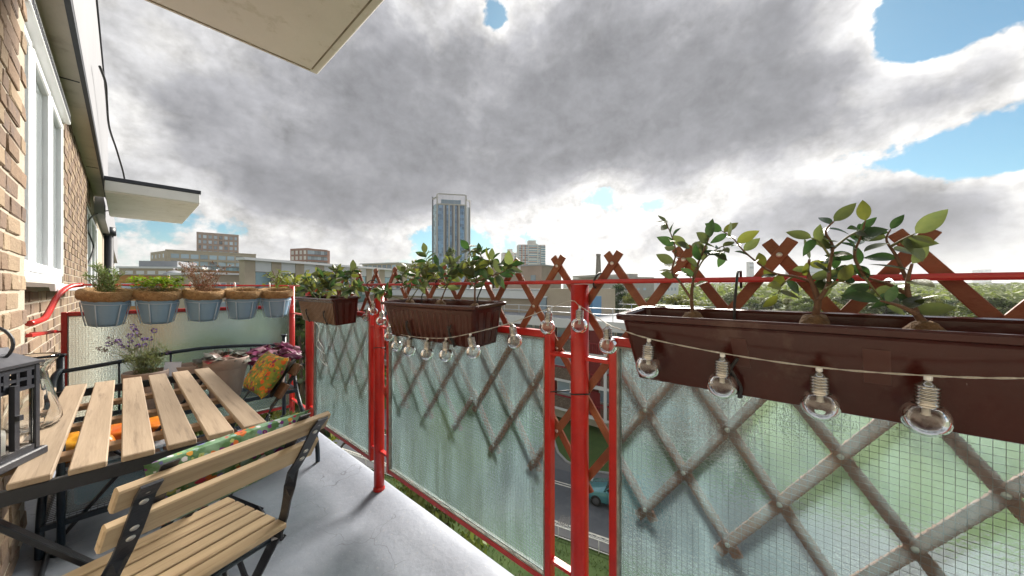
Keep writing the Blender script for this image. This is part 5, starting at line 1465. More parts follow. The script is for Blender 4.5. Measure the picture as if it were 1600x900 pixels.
for s_ in (-1, 1):
    for q in ([(.82,.80,.92),(.20,.675,1.41)], [(-.42,.80,.93),(-.42,.655,1.43)], [(-1.30,.79,.93),(-1.30,.645,1.41)], [(-1.80,.75,.92),(-1.46,.63,1.38)]):
        m = MB(); m.tube([CM @ V((x, y*s_, z)) for x, y, z in q], .032, 6); part('pillar', m, CARP, car)
    for x in (1.25, -1.25):
        m = MB(); m.tube([CM @ V((x, s_*.68, .30)), CM @ V((x, s_*.87, .30))], .30, 20); o = part('wheel', m, TYRE, car)
        m = MB(); m.tube([CM @ V((x, s_*.86, .30)), CM @ V((x, s_*.885, .30))], .19, 16); part('hubcap', m, STEEL, o)
    m = MB(); c_ = V((1.84, s_*.60, .60)); m.cbox(c_, (.22,.28,.16), CM, .05); part('headlight', m, CARW, car)
    m = MB(); m.cbox((.62, s_*.93, .98), (.12,.16,.12), CM, .03); part('wing_mirror', m, CARP, car)
    m = MB(); m.cbox((-.30, s_*.868, .76), (.16,.02,.03), CM, .004); part('door_handle', m, BLACK, car)
    m = MB()
    for x in (.62, -.44): m.cbox((x, s_*.866, .60), (.012,.006,.55), CM)
    m.cbox((.09, s_*.866, .335), (1.06,.008,.03), CM); part('door_seam', m, BLACK, car)
m = MB(); m.cbox((1.985, 0, .36), (.03,.9,.14), CM, .01); part('grille', m, BLACK, car)

# ================================================================== buildings
def wm(name, c, c2, rough=.9, s=.6): return pm(name, c, c2, s, rough)
BRK_T = wm('tan_brick', (.44,.365,.275), (.39,.32,.24)); BRK_B = wm('brown_brick', (.33,.26,.22), (.28,.22,.185)); BRK_R = wm('red_brick', (.34,.195,.15), (.29,.165,.125))
CREAM = wm('cream_render', (.56,.50,.40), (.50,.45,.36)); WREND = wm('white_render', (.66,.66,.66), (.60,.60,.61)); GREYR = wm('grey_roof', (.30,.31,.33), (.25,.26,.28)); CONC = wm('concrete', (.42,.39,.35), (.36,.33,.30))
DKBRK = pm('dark_brick_band', (.155,.11,.085), (.10,.07,.058), 9, .95, .5, 14, c3=(.24,.18,.13), s3=11, t3=(.5,.62))
GLS = pm('far_window', (.27,.34,.40), None, rough=.08, rv=.75, spec=.9)
GLT = pm('tower_glass', (.11,.18,.26), (.20,.27,.35), .25, .10, rv=.55, spec=1.0, metallic=.55)
GLTE = pm('teal_glass', (.16,.27,.31), None, rough=.1, rv=.4, spec=.9, metallic=.3)
REDD = pm('red_door', (.17,.012,.014), (.14,.01,.012), 4, .4)

class Blk:
    """a building placed by the foot of its left front corner and the direction of its front"""
    def __init__(s, name, label, A, B, cat='building', zb=None, root=None):
        A = V((A[0], A[1], 0)); B = V((B[0], B[1], 0)); s.A = A; s.d = (B-A).normalized(); s.L = (B-A).length; s.n = V((s.d.y, -s.d.x, 0))
        if s.n.dot(-A) < 0: s.n = -s.n                      # n points to our side
        s.zb = GROUND if zb is None else zb
        s.o = root or empty(name, label, cat, (A.x, A.y, s.zb))
        s.M = Matrix(((s.d.x, s.n.x, 0, A.x),(s.d.y, s.n.y, 0, A.y),(0,0,1,0),(0,0,0,1)))
    def box(s, name, x0, x1, y0, y1, z0, z1, mat, parent=None):
        m = MB(); m.box((x0,y0,z0), (x1,y1,z1), s.M); return part(name, m, mat, parent or s.o)
    def piece(s, name, me, x, y, z, parent=None, rz=0.0): return inst(name, me, parent or s.o, s.M @ Matrix.Translation((x,y,z)) @ Matrix.Rotation(rz, 4, 'Z'))
def pane_me(name, w, h, mat, d=.12):
    m = MB(); m.box((-w/2,-d/2,-h/2), (w/2,d/2,h/2)); return mesh_from(m, name, mat)
def windows(b, x0, x1, n, z0, dz, rows, w, h, mat=GLS, y=0.0, frame=None, skip=()):
    me = pane_me('window', w, h, mat); fm = None
    if frame:
        m = MB(); t_ = .10; m.box((-w/2-t_,-.09,-h/2-t_), (w/2+t_,.05,-h/2)); m.box((-w/2-t_,-.09,h/2), (w/2+t_,.05,h/2+t_)); m.box((-w/2-t_,-.09,-h/2), (-w/2,.05,h/2)); m.box((w/2,-.09,-h/2), (w/2+t_,.05,h/2)); fm = mesh_from(m, 'window_frame', frame)
    for r_ in range(rows):
        for k in range(n):
            if (k, r_) in skip: continue
            x = x0 + (x1-x0)*(k+.5)/n; z = z0 + dz*r_
            o = b.piece('window', me, x, y, z)
            if fm: c = bpy.data.objects.new('window_frame', fm); col.objects.link(c); c.parent = o
def xy(px_, depth): p = at(px_, 450, depth); return (p.x, p.y)
def zat(py, depth): return EYE + (450-py)/FPX*depth

# tan mid-rise with balconies (left of the brown tower)
b = Blk('apartment_block', 'tan brick mid-rise with a chamfered left end, left of the brown tower', xy(259,172), xy(372,191)); zt = zat(391,172)
b.box('wall', 0, b.L+8, -16, 0, GROUND, zt, BRK_T); b.box('parapet', -.2, b.L+8.2, -16.2, .2, zt, zt+.5, BRK_T)
windows(b, 1.5, b.L+6, 9, zt-2.6, -3.6, 4, 3.0, 2.2)
for r_ in range(3):
    for x in (5.2, 12.8, 22): b.box('balcony', x, x+5.5, .02, 1.2, zt-5.0-3.6*r_, zt-4.2-3.6*r_, BRK_T)
b2 = Blk('', '', xy(235,182), xy(258.6,171.8), root=b.o)
b2.box('side_wing', 0, b2.L, -14, -.02, GROUND, zt-.1, BRK_T); windows(b2, .3, b2.L-.2, 4, zt-2.6, -3.6, 4, 1.3, 2.0, y=0)
# brown tower
b = Blk('apartment_tower', 'brown brick tower block behind the dried plant', xy(307,200), xy(373,212)); zt = zat(362,200)
b.box('wall', 0, b.L, -18, -.3, GROUND, zt, BRK_B)
for k in range(9): b.box('pier', b.L*k/8-.45+(.45 if k==0 else -.45 if k==8 else 0), b.L*k/8+.45+(.45 if k==0 else -.45 if k==8 else 0), -.3, .05, zat(440,200), zt, BRK_B)
for r_ in range(9): b.box('spandrel', 0, b.L, -.3, -.04, zt-1.4-3.1*r_, zt-.02-3.1*r_ if r_ == 0 else zt-.75-3.1*r_, BRK_B)
windows(b, 0, b.L, 8, zt-2.5, -3.1, 9, 1.9, 1.9, y=-.26)
# red brown block
b = Blk('apartment_block', 'reddish brown brick block standing alone left of the glass tower', xy(453,200), xy(480,196)); zt = zat(388,198)
b.box('wall', 0, b.L, -16, -.2, GROUND, zt, BRK_R); windows(b, .3, b.L-.3, 4, zt-2.4, -3.2, 8, 1.7, 2.1, y=-.15, mat=pm('blind_window', (.62,.58,.54), None, rough=.5, rv=.15))
q = Blk('', '', xy(480.2,196), xy(512,204), root=b.o); q.box('shaded_wing', 0, q.L, -8, -.2, GROUND, zt-.2, BRK_R)
windows(q, .2, q.L-.2, 6, zt-2.4, -3.2, 8, 1.8, 2.1, y=-.15)
for r_ in range(6): q.box('balcony_band', .2, q.L-.2, -.08, .8, zt-4.6-3.2*r_, zt-4.1-3.2*r_, BRK_R)
# white panelled terrace with brick piers
b = Blk('terrace', 'low terrace of white panels and brick piers below the red brown block', xy(382,47), xy(660,86)); zt = EYE+3.85
b.box('wall', 0, b.L, -1.1, -.4, GROUND, zt, BRK_T); b.box('rear_wing', 14, b.L, -9, -1.1, GROUND, zt-.4, BRK_T)
b.box('roof_edge', -.3, b.L+.5, -1.3, .5, zt, zt+.35, WREND)
nb = 11
for k in range(nb):
    x0 = b.L*k/nb; wd = b.L/nb
    b.box('pier', x0, x0+wd*.38, -.4, 0, GROUND, zt-.002, BRK_T)
    b.box('white_panel', x0+wd*.38, x0+wd, -.4, -.12, zt-1.5, zt-.003, WREND)
    for r_ in range(3):
        b.box('window', x0+wd*.42, x0+wd*.96, -.4, -.2, zt-3.6-3.0*r_, zt-1.6-3.0*r_, GLTE)
        b.box('balcony_rail', x0+wd*.40, x0+wd*.98, -.1, .7, zt-4.6-3.0*r_, zt-3.65-3.0*r_, pm('grey_panel', (.20,.23,.27)) if k == 0 and r_ == 0 else bpy.data.materials['grey_panel'])
# cream balcony blocks beyond
for lab, p0, p1, d0, d1, yt in (('cream flats with glass balconies left of the glass tower', 556, 622, 125, 118, 413), ('low cream flats right behind the lattice tips', 626, 690, 150, 140, 423)):
    b = Blk('apartment_block', lab, xy(p0,d0), xy(p1,d1)); zt = zat(yt, d0)
    b.box('wall', 0, b.L, -14, -.6, GROUND, zt-3.2, BRK_T); b.box('penthouse', 1.5, b.L-1, -12, -1.6, zt-3.2, zt, CREAM); b.box('roof_edge', .8, b.L-.3, -12.5, -.8, zt, zt+.35, WREND)
    b.box('glass_balustrade', .2, b.L-.2, -.55, -.45, zt-3.2, zt-2.1, GLTE); b.box('cornice', -.2, b.L+.2, -14, -.3, zt-3.75, zt-3.2, GREYR)
    windows(b, 2, b.L-2, 7, zt-1.5, -3, 1, 1.6, 2.1, y=-1.55); windows(b, .5, b.L-.5, 8, zt-5.6, -3, 3, 1.3, 1.7, y=-.55)
# left low buildings
b = Blk('low_building', 'low tan brick range with white framed windows behind the pots', xy(322,52), xy(470,66)); zt = EYE+2.1
b.box('wall', 0, b.L, -10, 0, GROUND, zt, BRK_T); b.box('roof_edge', -.3, b.L+.3, -10.2, .25, zt, zt+.3, WREND); windows(b, .6, b.L-.6, 6, zt-2.0, -3, 3, 1.6, 1.3, y=.0, frame=WHITEPVC)
b.box('planted_roof', 1, b.L-1, -9, -1, zt+.3, zt+.7, pm('sedum', (.16,.07,.04), (.09,.08,.03), 2, .95))
b = Blk('low_building', 'glass fronted teal block behind the dried plant', xy(318,98), xy(386,104)); zt = zat(416,98); b.box('wall', 0, b.L, -10, -.2, GROUND, zt, GREYR); windows(b, .1, b.L-.1, 9, zt-1.0, -3, 2, 1.3, 1.5, y=-.15, mat=GLTE); b.box('roof_edge', -.3, b.L+.3, -10, .3, zt, zt+.25, GREYR)
b = Blk('low_building', 'long white and brick low block beside the drainpipe', xy(186,92), xy(318,96)); zt = zat(419,92); b.box('wall', 0, b.L, -10, 0, GROUND, zt, BRK_T); b.box('roof_edge', -.4, b.L, -10.2, .4, zt, zt+.5, WREND); windows(b, 1, b.L-1, 7, zt-1.6, -3, 2, 1.7, 1.9, y=.0, mat=WREND)
b.box('upper_storey', 3, 12, -9, -2, zt+.5, zt+2.2, GREYR)
b = Blk('low_building', 'orange brick wall building glimpsed behind the rosemary', xy(176,58), xy(262,62)); zt = zat(430,60); b.box('wall', 0, b.L, -8, 0, GROUND, zt, wm('orange_brick', (.50,.25,.08), (.44,.21,.07))); b.box('coping', -.2, b.L+.2, -8.2, .2, zt, zt+.2, CONC); windows(b, 1, b.L-1, 4, zt-1.9, -3, 2, 1.2, .9)
# curved grey pavilion roof
p = at(273, 447, 80); pv = empty('pavilion', 'grey shell roofed pavilion behind the parsley', 'building', (p.x, p.y, GROUND))
m = MB(); m.lathe([(2.9,0),(2.85,1.2),(2.5,2.3),(1.8,3.2),(.9,3.7),(0.01,3.85)], 24, (p.x, p.y, p.z-.2)); part('roof_shell', m, GREYR, pv)
m = MB(); m.lathe([(2.8,GROUND),(2.8,p.z-.2)], 24, (p.x, p.y, 0)); part('wall', m, CONC, pv)
m = MB(); m.box((-.25,-3.1,0), (.25,-2.7,2.6), Matrix.Translation(p)); part('white_mast', m, WREND, pv)

# glass tower with crown frame
D = 350; b = Blk('glass_tower', 'tall slim glass tower with an open frame crown on the skyline', xy(682,D), xy(729,D+6)); zt = zat(318,D); b0 = GROUND
b.box('core', .2, b.L-.2, -26, -.8, b0, zt, pm('tower_core', (.17,.19,.22)))
FIN = pm('stone_fin', (.36,.335,.30), (.32,.295,.265), .2, .7); DFIN = pm('dark_fin', (.08,.08,.09))
cols = 12; rows = 30; ht = (zt-1-(EYE-8))/rows; me = pane_me('glass_pane', b.L/cols*.97, ht*.93, GLT, .5)
for c_ in range(cols):
    if c_ in (3, 6, 8): continue
    for r_ in range(rows): b.piece('glass_pane', me, b.L*(c_+.5)/cols, -.5, zt-1-ht*(r_+.5))
for c_ in (3, 6, 8): b.box('dark_slot', b.L*c_/cols+.2, b.L*(c_+1)/cols-.2, -.8, -.4, b0, zt-1, DFIN)
for k, x in enumerate((0, 3, 5, 7, 9, 12)): b.box('fin', b.L*x/cols-.7+(.7 if k==0 else -.7 if k==5 else 0), b.L*x/cols+.7+(.7 if k==0 else -.7 if k==5 else 0), -.2, 1.0, b0, zat(303 if k in (0,5) else 319, D), FIN)
zt2 = zat(302, D); b.box('crown_beam', 1.5, b.L-1.5, -.1, .9, zt2-1.0, zt2, FIN)
b.box('crown_sill', 1.5, b.L-1.5, -.1, .9, zt-1, zt+.2, FIN)
for k in range(19): x = 2.2+(b.L-4.4)*k/18; b.box('crown_bar', x-.09, x+.09, .1, .35, zt+.2, zt2-1.0, FIN)
b.box('plant_room', 4.5, b.L-5.5, -20, -6, zt, zt+6, pm('plant_room_louvre', (.12,.20,.28)))
w1 = Blk('', '', xy(675.6,D+9), xy(681.6,D), root=b.o); z3 = zat(304,D)
w1.box('left_flank', 0, w1.L, -8, -.6, GROUND, zt, pm('flank_core', (.10,.17,.20))); me2 = pane_me('glass_pane', w1.L/3*.94, ht*.9, GLTE, .4)
for c_ in range(3):
    for r_ in range(rows): w1.piece('glass_pane', me2, w1.L*(c_+.5)/3, -.4, zt-1-ht*(r_+.5))
w1.box('fin', 0, 1.0, -.6, .5, GROUND, z3, DFIN); w1.box('crown_beam', 1.02, w1.L, -.6, .4, z3-3.2, z3-2.0, FIN)
w2 = Blk('', '', xy(729.4,D+5), xy(734.6,D+14), root=b.o); w2.box('right_flank', 0, w2.L, -6, -.4, GROUND, zat(320,D), pm('flank_right', (.22,.26,.30))); w2.box('fin', w2.L-1.1, w2.L, -.4, .4, GROUND, zat(308,D), FIN); w2.box('crown_beam', 0, w2.L-1.15, -.3, .3, zat(311,D), zat(309,D), FIN)
# pale towers with red panels
def pale_tower(lab, p0, p1, yt, D, steps):
    b = Blk('residential_tower', lab, xy(p0,D), xy(p1,D+4)); zt = zat(yt,D); FAC = bpy.data.materials.get('pale_facade') or pm('pale_facade', (.62,.58,.53), (.56,.52,.48), .3, .8); PNL = bpy.data.materials.get('terracotta_panel') or pm('terracotta_panel', (.42,.17,.10), (.38,.15,.09), .3, .8)
    b.box('wall', 0, b.L, -16, -.4, GROUND, zt-3, FAC); b.box('lift_head', b.L*.38, b.L*.66, -12, -2, zt-3, zt+2.5, FAC)
    b.box('balcony_stack', b.L*.36, b.L*.70, -.4, 1.8, GROUND, zt-2, FAC)
    n = int((zt-3-EYE)/2.9)
    bal = pane_me('balcony_glass', b.L*.32, 1.1, GLTE, .3); wn_ = pane_me('window', b.L*.075, 1.5, GLS, .3); pn = pane_me('red_panel', b.L*.05, 2.3, PNL, .3); pb = pane_me('red_band', b.L*.30, .8, PNL, .3)
    for r_ in range(n):
        z = zt-5-2.9*r_
        b.piece('balcony_glass', bal, b.L*.53, 1.85, z); 
        if r_ % 2: b.piece('red_band', pb, b.L*.53, 1.83, z+1.3)
        for k, x in enumerate((.07,.20,.31,.78,.92)):
            b.piece('window', wn_, b.L*x, -.3, z+.2); b.piece('red_panel', pn, b.L*(x+.055), -.3, z+.1) if k != 2 else None
    b.box('side_stack', b.L*.82, b.L*1.0, -.35, 1.2, GROUND, zt-4.5, FAC)
    for r_ in range(n): b.piece('side_balcony_glass', pane_me('side_balcony_glass', b.L*.17, 1.6, GLTE, .3) if r_ == 0 else bpy.data.meshes['side_balcony_glass'], b.L*.91, 1.3, zt-6-2.9*r_)
pale_tower('taller pale tower with red panels and stacked balconies right of the glass tower', 810, 852, 378, 420, 1)
pale_tower('shorter pale tower with red panels half hidden behind its taller twin', 786, 809, 391, 470, 1)
# brick block with lift house in front of the pale towers
b = Blk('apartment_block', 'brown brick block with a white roof house below the pale towers', xy(768,66), xy(846,60)); zt = zat(416,62); b.box('wall', 0, b.L, -8, 0, GROUND, zt, BRK_B); b.box('roof_house', 4.2, 6.6, -4, .1, zt-1.6, zt+.25, WREND); b.box('roof_edge', -.2, b.L+.2, -8.2, .2, zt, zt+.2, GREYR); windows(b, 5.5, b.L-.4, 2, zt-2.4, -2.8, 3, 1.0, 1.5)
# tall brick chimney
p = at(935, 450, 300); m = MB(); m.lathe([(3.4, GROUND),(1.8, zat(400,300)),(2.05, zat(399.5,300)),(2.05, zat(397,300)),(1.5, zat(397,300)),(1.2, zat(405,300))], 20, (p.x, p.y, 0)); thing('chimney_stack', m, pm('old_chimney_brick', (.20,.165,.135), (.16,.13,.105), .4, .9), 'tall tapering brick chimney on the skyline beside the red post', 'chimney')
# museum-like concrete block and red shopfront
b = Blk('concrete_block', 'blocky grey concrete building behind the near lattice tip', xy(955,150), xy(1022,160)); zt = zat(432,150); b.box('wall', 0, b.L, -30, 0, GROUND, zt, CONC); b.box('upper_floor', b.L*.5, b.L*.72, -20, -3, zt, zt+1.6, CONC); b.box('left_mass', -4, 3, -24, -3, zt, zt+.9, CONC); windows(b, 3, b.L-4, 5, zt-5.5, -5, 2, 1.5, 1.1)
b = Blk('concrete_block', 'white and grey slab building at the end of the concrete block', xy(1023,170), xy(1060,176)); zt = zat(434,170); b.box('wall', 0, b.L, -20, 0, GROUND, zt, WREND); windows(b, 1, b.L-1, 6, zt-2.4, -3.2, 3, 1.0, 1.4)
b = Blk('station_house', 'cream arched building with a crimson fascia beyond the roof deck', xy(928,96), xy(946,98)); zt = zat(453,96); b.box('wall', 0, b.L, -8, 0, GROUND, zt-1.5, CREAM); b.box('crimson_fascia', -.2, b.L+.2, -8, .2, zt-1.5, zt, pm('crimson', (.42,.02,.06), (.38,.02,.05), 1, .5))
am = MB(); n_ = 12; vs = [V((-.55,0,-1.2))]+[V((.55*math.cos(math.pi-math.pi*i/n_), 0, .55*math.sin(math.pi*i/n_))) for i in range(n_+1)]+[V((.55,0,-1.2))]; vs2 = [p+V((0,.15,0)) for p in vs]; k_ = len(vs); am.add(vs+vs2, [tuple(range(k_)), tuple(reversed(range(k_,2*k_)))]+[(i,(i+1)%k_,k_+(i+1)%k_,k_+i) for i in range(k_)]); ame = mesh_from(am, 'arched_window', GLS)
for x in (.9, 2.4): b.piece('arched_window', ame, x, .02, zt-3.6)
# distant skyline bits
for lab, p0, p1, yt, D in (('pale hazy twin tower on the far right horizon, left one', 1529, 1536.5, 422, 2600), ('pale hazy twin tower on the far right horizon, right one', 1539, 1549.5, 421, 2600), ('faint slab tower seen through the camellia leaves', 1171, 1178, 409, 900), ('faint slab tower behind the forked camellia', 1255, 1290, 415, 800), ('grey domed roof on the horizon between the lattice tips', 895, 902, 437, 700)):
    b = Blk('distant_tower', lab, xy(p0,D), xy(p1,D)); b.box('wall', 0, b.L, -b.L, 0, GROUND, zat(yt,D), pm('far_concrete', (.50,.50,.50)) if 'far_concrete' not in bpy.data.materials else bpy.data.materials['far_concrete'])
    n_ = 4; 
    for r_ in range(6): b.box('window_band', b.L*.05, b.L*.95, 0, D*.0003, zat(yt,D)-D*.0035*(r_+1), zat(yt,D)-D*.0035*(r_+1)+D*.0018, GLS)

# ------------------------------------------------------------------ deck-access flats across the street
XA = 26.4
b = Blk('deck_access_flats', 'white and brick flats with red doors and open decks across the street', (XA, 4.0), (XA, 62)); L = b.L
zd = [EYE-3.0, EYE-5.6, EYE-8.2, EYE-10.8]          # deck levels, top roof first
b.box('wall', 0, L, -9, -1.3, GROUND, zd[0], CREAM)
b.box('flat_roof', 0, L, -9, .35, zd[0]-.02, zd[0]+.25, GREYR); b.box('roof_fascia', 0, L, .352, .45, zd[0]-.55, zd[0]+.27, WREND)
for i, z in enumerate(zd[1:]):
    b.box('deck_slab', 0, L, -1.3, .30, z-.22, z, WREND); 
    b.box('brick_balustrade', 0, L, .12, .30, z+.002, z+1.05, DKBRK); b.box('red_capping', 0, L, .09, .33, z+1.052, z+1.13, pm('maroon_paint', (.26,.02,.03)) if i == 0 else bpy.data.materials['maroon_paint'])
# a recessed open bay every few metres instead of brick
bayd = MB(); bayd.box((-.48,-.04,0), (.48,.04,2.02)); dme = mesh_from(bayd, 'door', REDD)
wme = pane_me('window', 1.25, 1.15, GLS, .10); fm_ = MB()
for q in (((-.73,-.06,-.67),(.73,.03,-.575)),((-.73,-.06,.575),(.73,.03,.67)),((-.73,-.06,-.575),(-.625,.03,.575)),((.625,-.06,-.575),(.73,.03,.575)),((-.04,-.06,-.575),(.04,.04,.575))): fm_.box(*q)
fme = mesh_from(fm_, 'window_frame', WHITEPVC); lt_ = pane_me('fanlight', .9, .42, GLS, .1)
for i, z in enumerate(zd[1:]):
    for k in range(13):
        x = 2.0 + 4.4*k + (0.6 if i % 2 else 0)
        if x > L-2: continue
        b.piece('door', dme, x, -1.27, z+.01); b.piece('fanlight', lt_, x, -1.27, z+2.26)
        for dx in (1.55, 3.1):
            o = b.piece('window', wme, x+dx, -1.27, z+1.45); c = bpy.data.objects.new('window_frame', fme); col.objects.link(c); c.parent = o
# white stair bay with red railings that breaks the brick bands
pst = on_x(932, 560, XA); xs = pst.y - 4.0
for i, z in enumerate(zd[1:]):
    b.box('stair_bay', xs-1.1, xs+.9, -1.2, .36, z-.25, z+.06, WREND)
    b.box('stair_pier', xs-1.1, xs-.85, .305, .40, z+.06, z+2.35, WREND)
    b.box('red_railing', xs-.84, xs+.9, .34, .38, z+.9, z+.96, bpy.data.materials['maroon_paint'])
    for k in range(9): b.box('baluster', xs-.8+.2*k, xs-.775+.2*k, .345, .375, z+.062, z+.9, bpy.data.materials['maroon_paint'])
    b.box('bay_door', xs-.5, xs+.45, .302, .335, z+.08, z+2.1, REDD)
# set-back brick top storey with white fascia, and the roof railings
zu = EYE - .12; xe = on_x(872, 450, XA+3).y - 4.0; xr = on_x(917, 450, XA+3).y - 4.0
b.box('top_storey', xr+.2, L, -9, -3.0, zd[0]+.25, zu-1.05, BRK_T); b.box('white_fascia', xe+1.8, L, -9.3, -2.4, zu-1.05, zu-.1, WREND); b.box('top_coping', xe+1.6, L, -9.4, -2.3, zu-.1, zu, GREYR)
b.box('brick_end', xr, xe+1.8, -9.2, -2.7, zd[0]+.25, zu+.05, BRK_T)
b.box('blue_door', xr-.5, xr-.03, -5, -3.2, zd[0]+.25, zd[0]+2.2, pm('blue_paint', (.10,.22,.36)))
b.box('roof_door', xe+1.2, xe+2.0, -2.69, -2.55, zd[0]+.25, zd[0]+2.0, GLS); b.box('door_lintel', xe+1.1, xe+2.1, -2.69, -2.5, zd[0]+2.0, zd[0]+2.15, WREND)
RAILM = pm('galvanised', (.50,.52,.54), None, rough=.4, metallic=.7)
for zz in (.55, 1.05):
    m = MB(); m.tube([b.M @ V((.3,.15,zd[0]+.25+zz)), b.M @ V((xe+14,.15,zd[0]+.25+zz))], .035, 6); part('roof_rail', m, RAILM, b.o)
    m = MB(); m.tube([b.M @ V((.3,-8.5,zd[0]+.25+zz)), b.M @ V((xe-4,-8.5,zd[0]+.25+zz))], .035, 6); part('roof_rail', m, RAILM, b.o)
ppm = MB(); ppm.tube([(0,0,0),(0,0,1.08)], .035, 6); ppe = mesh_from(ppm, 'rail_post', RAILM)
for k in range(12):
    b.piece('rail_post', ppe, .3+2.0*k, .15, zd[0]+.25)
    if 2.0*k < xe-4: b.piece('rail_post', ppe, .3+2.0*k, -8.5, zd[0]+.25)

# ================================================================== trees
TRUNK = pm('tree_bark', (.10,.075,.055), (.07,.05,.038), 5, .95, .6, 12)
def leafm(name, c1, c2): return pm(name, c1, c2, .9, .7, rv=.22, transl=(.30, (1.3,1.4,.7)))
TL = [leafm('foliage_mid', (.10,.135,.035), (.15,.18,.045)), leafm('foliage_dark', (.035,.060,.025), (.055,.085,.03)), leafm('foliage_yellow', (.13,.15,.03), (.19,.18,.035)), leafm('foliage_sage', (.09,.115,.045), (.13,.15,.055))]
def tree_meshes(seed, h, w, conic, mat, nq):
    r_ = random.Random(seed); tk = MB(); tk.tube([(0,0,0),(.05*w*r_.uniform(-1,1),0,h*.3),(0,.03*w,h*.62),(.02*w,0,h*.93)], [h*.026,h*.02,h*.012,h*.003], 8)
    cl = []
    nc = 34
    for i in range(nc):
        f = r_.random(); z = h*(.24+.74*f); env = w*.5*((1-f)**.8*.95+.06 if conic else (math.sin(math.pi*min(1, .16+.84*f))**.62))
        a = r_.uniform(0, 6.283); d = env*math.sqrt(r_.uniform(.12,1)); c = V((d*math.cos(a), d*math.sin(a), z)); rad = w*r_.uniform(.09,.17)*(.65 if conic else 1)
        cl.append((c, rad)); tk.tube([(0,0,max(h*.2, z-d*.8)), c*.6+V((0,0,z*.38)), c], [h*.008,h*.005,h*.002], 5)
    cr_ = MB(); q = w*.024
    for i in range(nq):
        c, rad = cl[i % nc]; u = V((r_.gauss(0,1), r_.gauss(0,1), r_.gauss(0,1))).normalized(); p = c + V((u.x, u.y, u.z*.75))*rad*r_.uniform(.35,1.08)
        n_ = (u + V((r_.uniform(-.7,.7), r_.uniform(-.7,.7), r_.uniform(-.2,.9)))).normalized(); x = n_.orthogonal().normalized(); x.rotate(Matrix.Rotation(r_.uniform(0,6.28), 3, n_)); y = n_.cross(x); s_ = q*r_.uniform(.6,1.5)
        cr_.add([p-x*s_, p+y*s_*.6, p+x*s_, p-y*s_*.6], [(0,1,2,3)])
    return mesh_from(tk, 'trunk', TRUNK), mesh_from(cr_, 'crown', mat)
protos = [tree_meshes(1, 10, 9, False, TL[0], 5200), tree_meshes(2, 11, 8, False, TL[1], 5200), tree_meshes(3, 9, 8, False, TL[2], 5200), tree_meshes(4, 14, 7, True, TL[3], 5200), tree_meshes(5, 10, 10, False, TL[3], 5200)]
def tree(label, px_, depth, ytop, k, wide=1.0, group=None):
    tk, cr_ = protos[k]; H0 = [10,11,9,14,10][k]; p = at(px_, 450, depth); h = zat(ytop, depth) - GROUND; s_ = h/H0
    t = empty('tree', label, 'tree', (p.x, p.y, GROUND), group)
    M = Matrix.Translation((p.x, p.y, GROUND)) @ Matrix.Rotation(rnd.uniform(0,6.28), 4, 'Z') @ Matrix.Diagonal((s_*wide, s_*wide, s_, 1))
    inst('trunk', tk, t, M); inst('crown', cr_, t, M)
tree('conical yellow green tree in front of the glass tower', 704, 62, 388, 3, .75)
tree('thin grey green tree at the right foot of the glass tower', 741, 70, 394, 3, .5)
tree('rounded light tree left of the glass tower above the middle planter', 662, 66, 414, 2, .8)
tree('dark evergreen beyond the roof deck beside the near post', 966, 82, 446, 1, .9)
tree('small yellow tree right of the dark evergreen', 987, 75, 462, 2, .6)
tree('dense dark tree beside the road seen past the corner post', 472, 16, 470, 1, .8)
tree('autumn tinged bush tree behind the corner of the end panel', 462, 20, 448, 2, .75)
tree('leafy tree below the end panel near the wall', 330, 17, 520, 0, .9)
tree('small tree on the lawn just outside the glass panels', 690, 13, 640, 0, .55)
tree('slim young tree by the white fence under the near panel', 846, 15.5, 742, 0, .35)
tree('tree on the street side behind the middle glass panel', 760, 18, 610, 1, .5)
for lab, a_, d_, y_, k_, w_ in (('broad green tree dimly seen through the near glass panel, left', 1120, 34, 560, 0, .9), ('pale tree dimly seen through the near glass panel, centre', 1260, 27, 600, 4, .9), ('yellowish tree dimly seen through the near glass panel, right', 1420, 30, 570, 2, .9), ('dark tree dimly seen through the near glass panel, far right', 1560, 36, 545, 1, 1.0)):
    tree(lab, a_, d_, y_, k_, w_)
r = random.Random(77)
GT = 'park trees behind the long planter'
names = ['mid green', 'dark green', 'yellowish', 'tall sage green', 'pale green']
ORD = ['first', 'second', 'third', 'fourth', 'fifth', 'sixth', 'seventh', 'eighth', 'ninth', 'tenth', 'eleventh', 'twelfth', 'thirteenth', 'fourteenth', 'fifteenth', 'sixteenth', 'seventeenth', 'eighteenth', 'nineteenth', 'twentieth', 'twenty-first', 'twenty-second', 'twenty-third', 'twenty-fourth', 'twenty-fifth', 'twenty-sixth', 'twenty-seventh', 'twenty-eighth', 'twenty-ninth', 'thirtieth']
for i in range(30):
    pxl = 1010 + 22*i + r.uniform(-8,8); dep = r.uniform(75, 150); k = r.choice([0,0,2,4,4,1,2]); yt = r.uniform(459, 468) if dep > 110 else r.uniform(464, 477)
    tree('%s park tree, %s from the left behind the long planter' % (names[k], ORD[i]), pxl, dep, yt, k, r.uniform(1.0,1.5), GT)
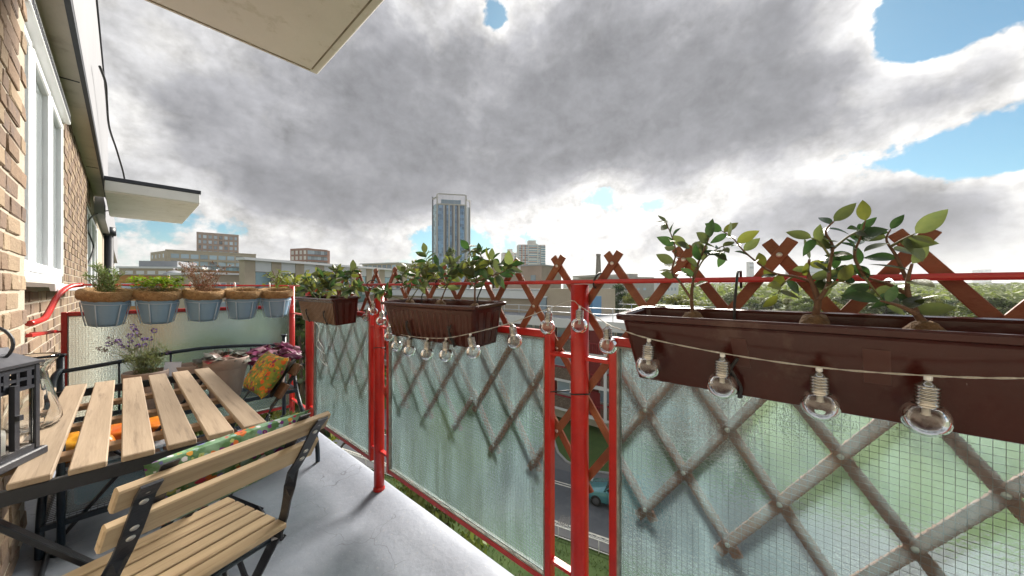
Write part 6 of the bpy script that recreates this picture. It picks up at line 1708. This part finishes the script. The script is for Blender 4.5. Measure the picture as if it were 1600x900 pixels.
# distant woodland that reads as one mass
m = MB(); r = random.Random(9)
for i in range(560):
    dep = 170*math.exp(r.random()*1.9); p = at(r.uniform(930, 1750), 450, dep); topz = zat(r.uniform(440.5,449) if dep > 300 else r.uniform(445,458), dep); rad = r.uniform(5,9)*(.8+dep/700)
    for j in range(46):
        u = V((r.gauss(0,1), r.gauss(0,1), abs(r.gauss(0,1)))).normalized(); q = p + V((u.x*rad, u.y*rad, 0)); q.z = topz - rad*.9*(1-u.z) - r.random()*2; n_ = (u+V((r.uniform(-.6,.6), r.uniform(-.6,.6), r.uniform(-.3,.6)))).normalized(); x = n_.orthogonal().normalized(); y = n_.cross(x); s_ = rad*.20*r.uniform(.6,1.3)
        m.add([q-x*s_, q+y*s_*.7, q+x*s_, q-y*s_*.7], [(0,1,2,3)])
struct('woodland', m, leafm('woodland_foliage', (.11,.14,.04), (.17,.19,.055)), 'stuff')
m = MB(); vs = []; n_ = 60      # low ridge closing the view to the right
for i in range(n_+1):
    p = at(880+1100*i/n_, 450, 1500); zt = zat(442+1.6*noise.noise(V((i*.3,0,0))), 1500)
    vs += [V((p.x, p.y, GROUND)), V((p.x*1.0, p.y*1.0, zt)), V((p.x*1.4, p.y*1.4, zt-2))]
m.add(vs, [(i*3+k, i*3+3+k, i*3+4+k, i*3+1+k) for i in range(n_) for k in range(2)], True); struct('hill', m, pm('far_hill', (.12,.15,.08), (.09,.12,.06), .01, .95))

# ================================================================== thin city haze
m = MB(); m.box((-1700,-4200,GROUND-1.2), (6200,6200,EYE+112))
hz = struct('haze', m, None, 'stuff')
hmat = bpy.data.materials.new('haze'); hmat.use_nodes = True; ht_ = hmat.node_tree; ht_.nodes.clear()
vo_ = ht_.nodes.new('ShaderNodeVolumePrincipled'); vo_.inputs['Color'].default_value = (0.93,0.95,0.98,1); vo_.inputs['Density'].default_value = 0.00012; vo_.inputs['Anisotropy'].default_value = 0.3
ho_ = ht_.nodes.new('ShaderNodeOutputMaterial'); ht_.links.new(vo_.outputs[0], ho_.inputs['Volume'])
hz.data.materials.append(hmat)
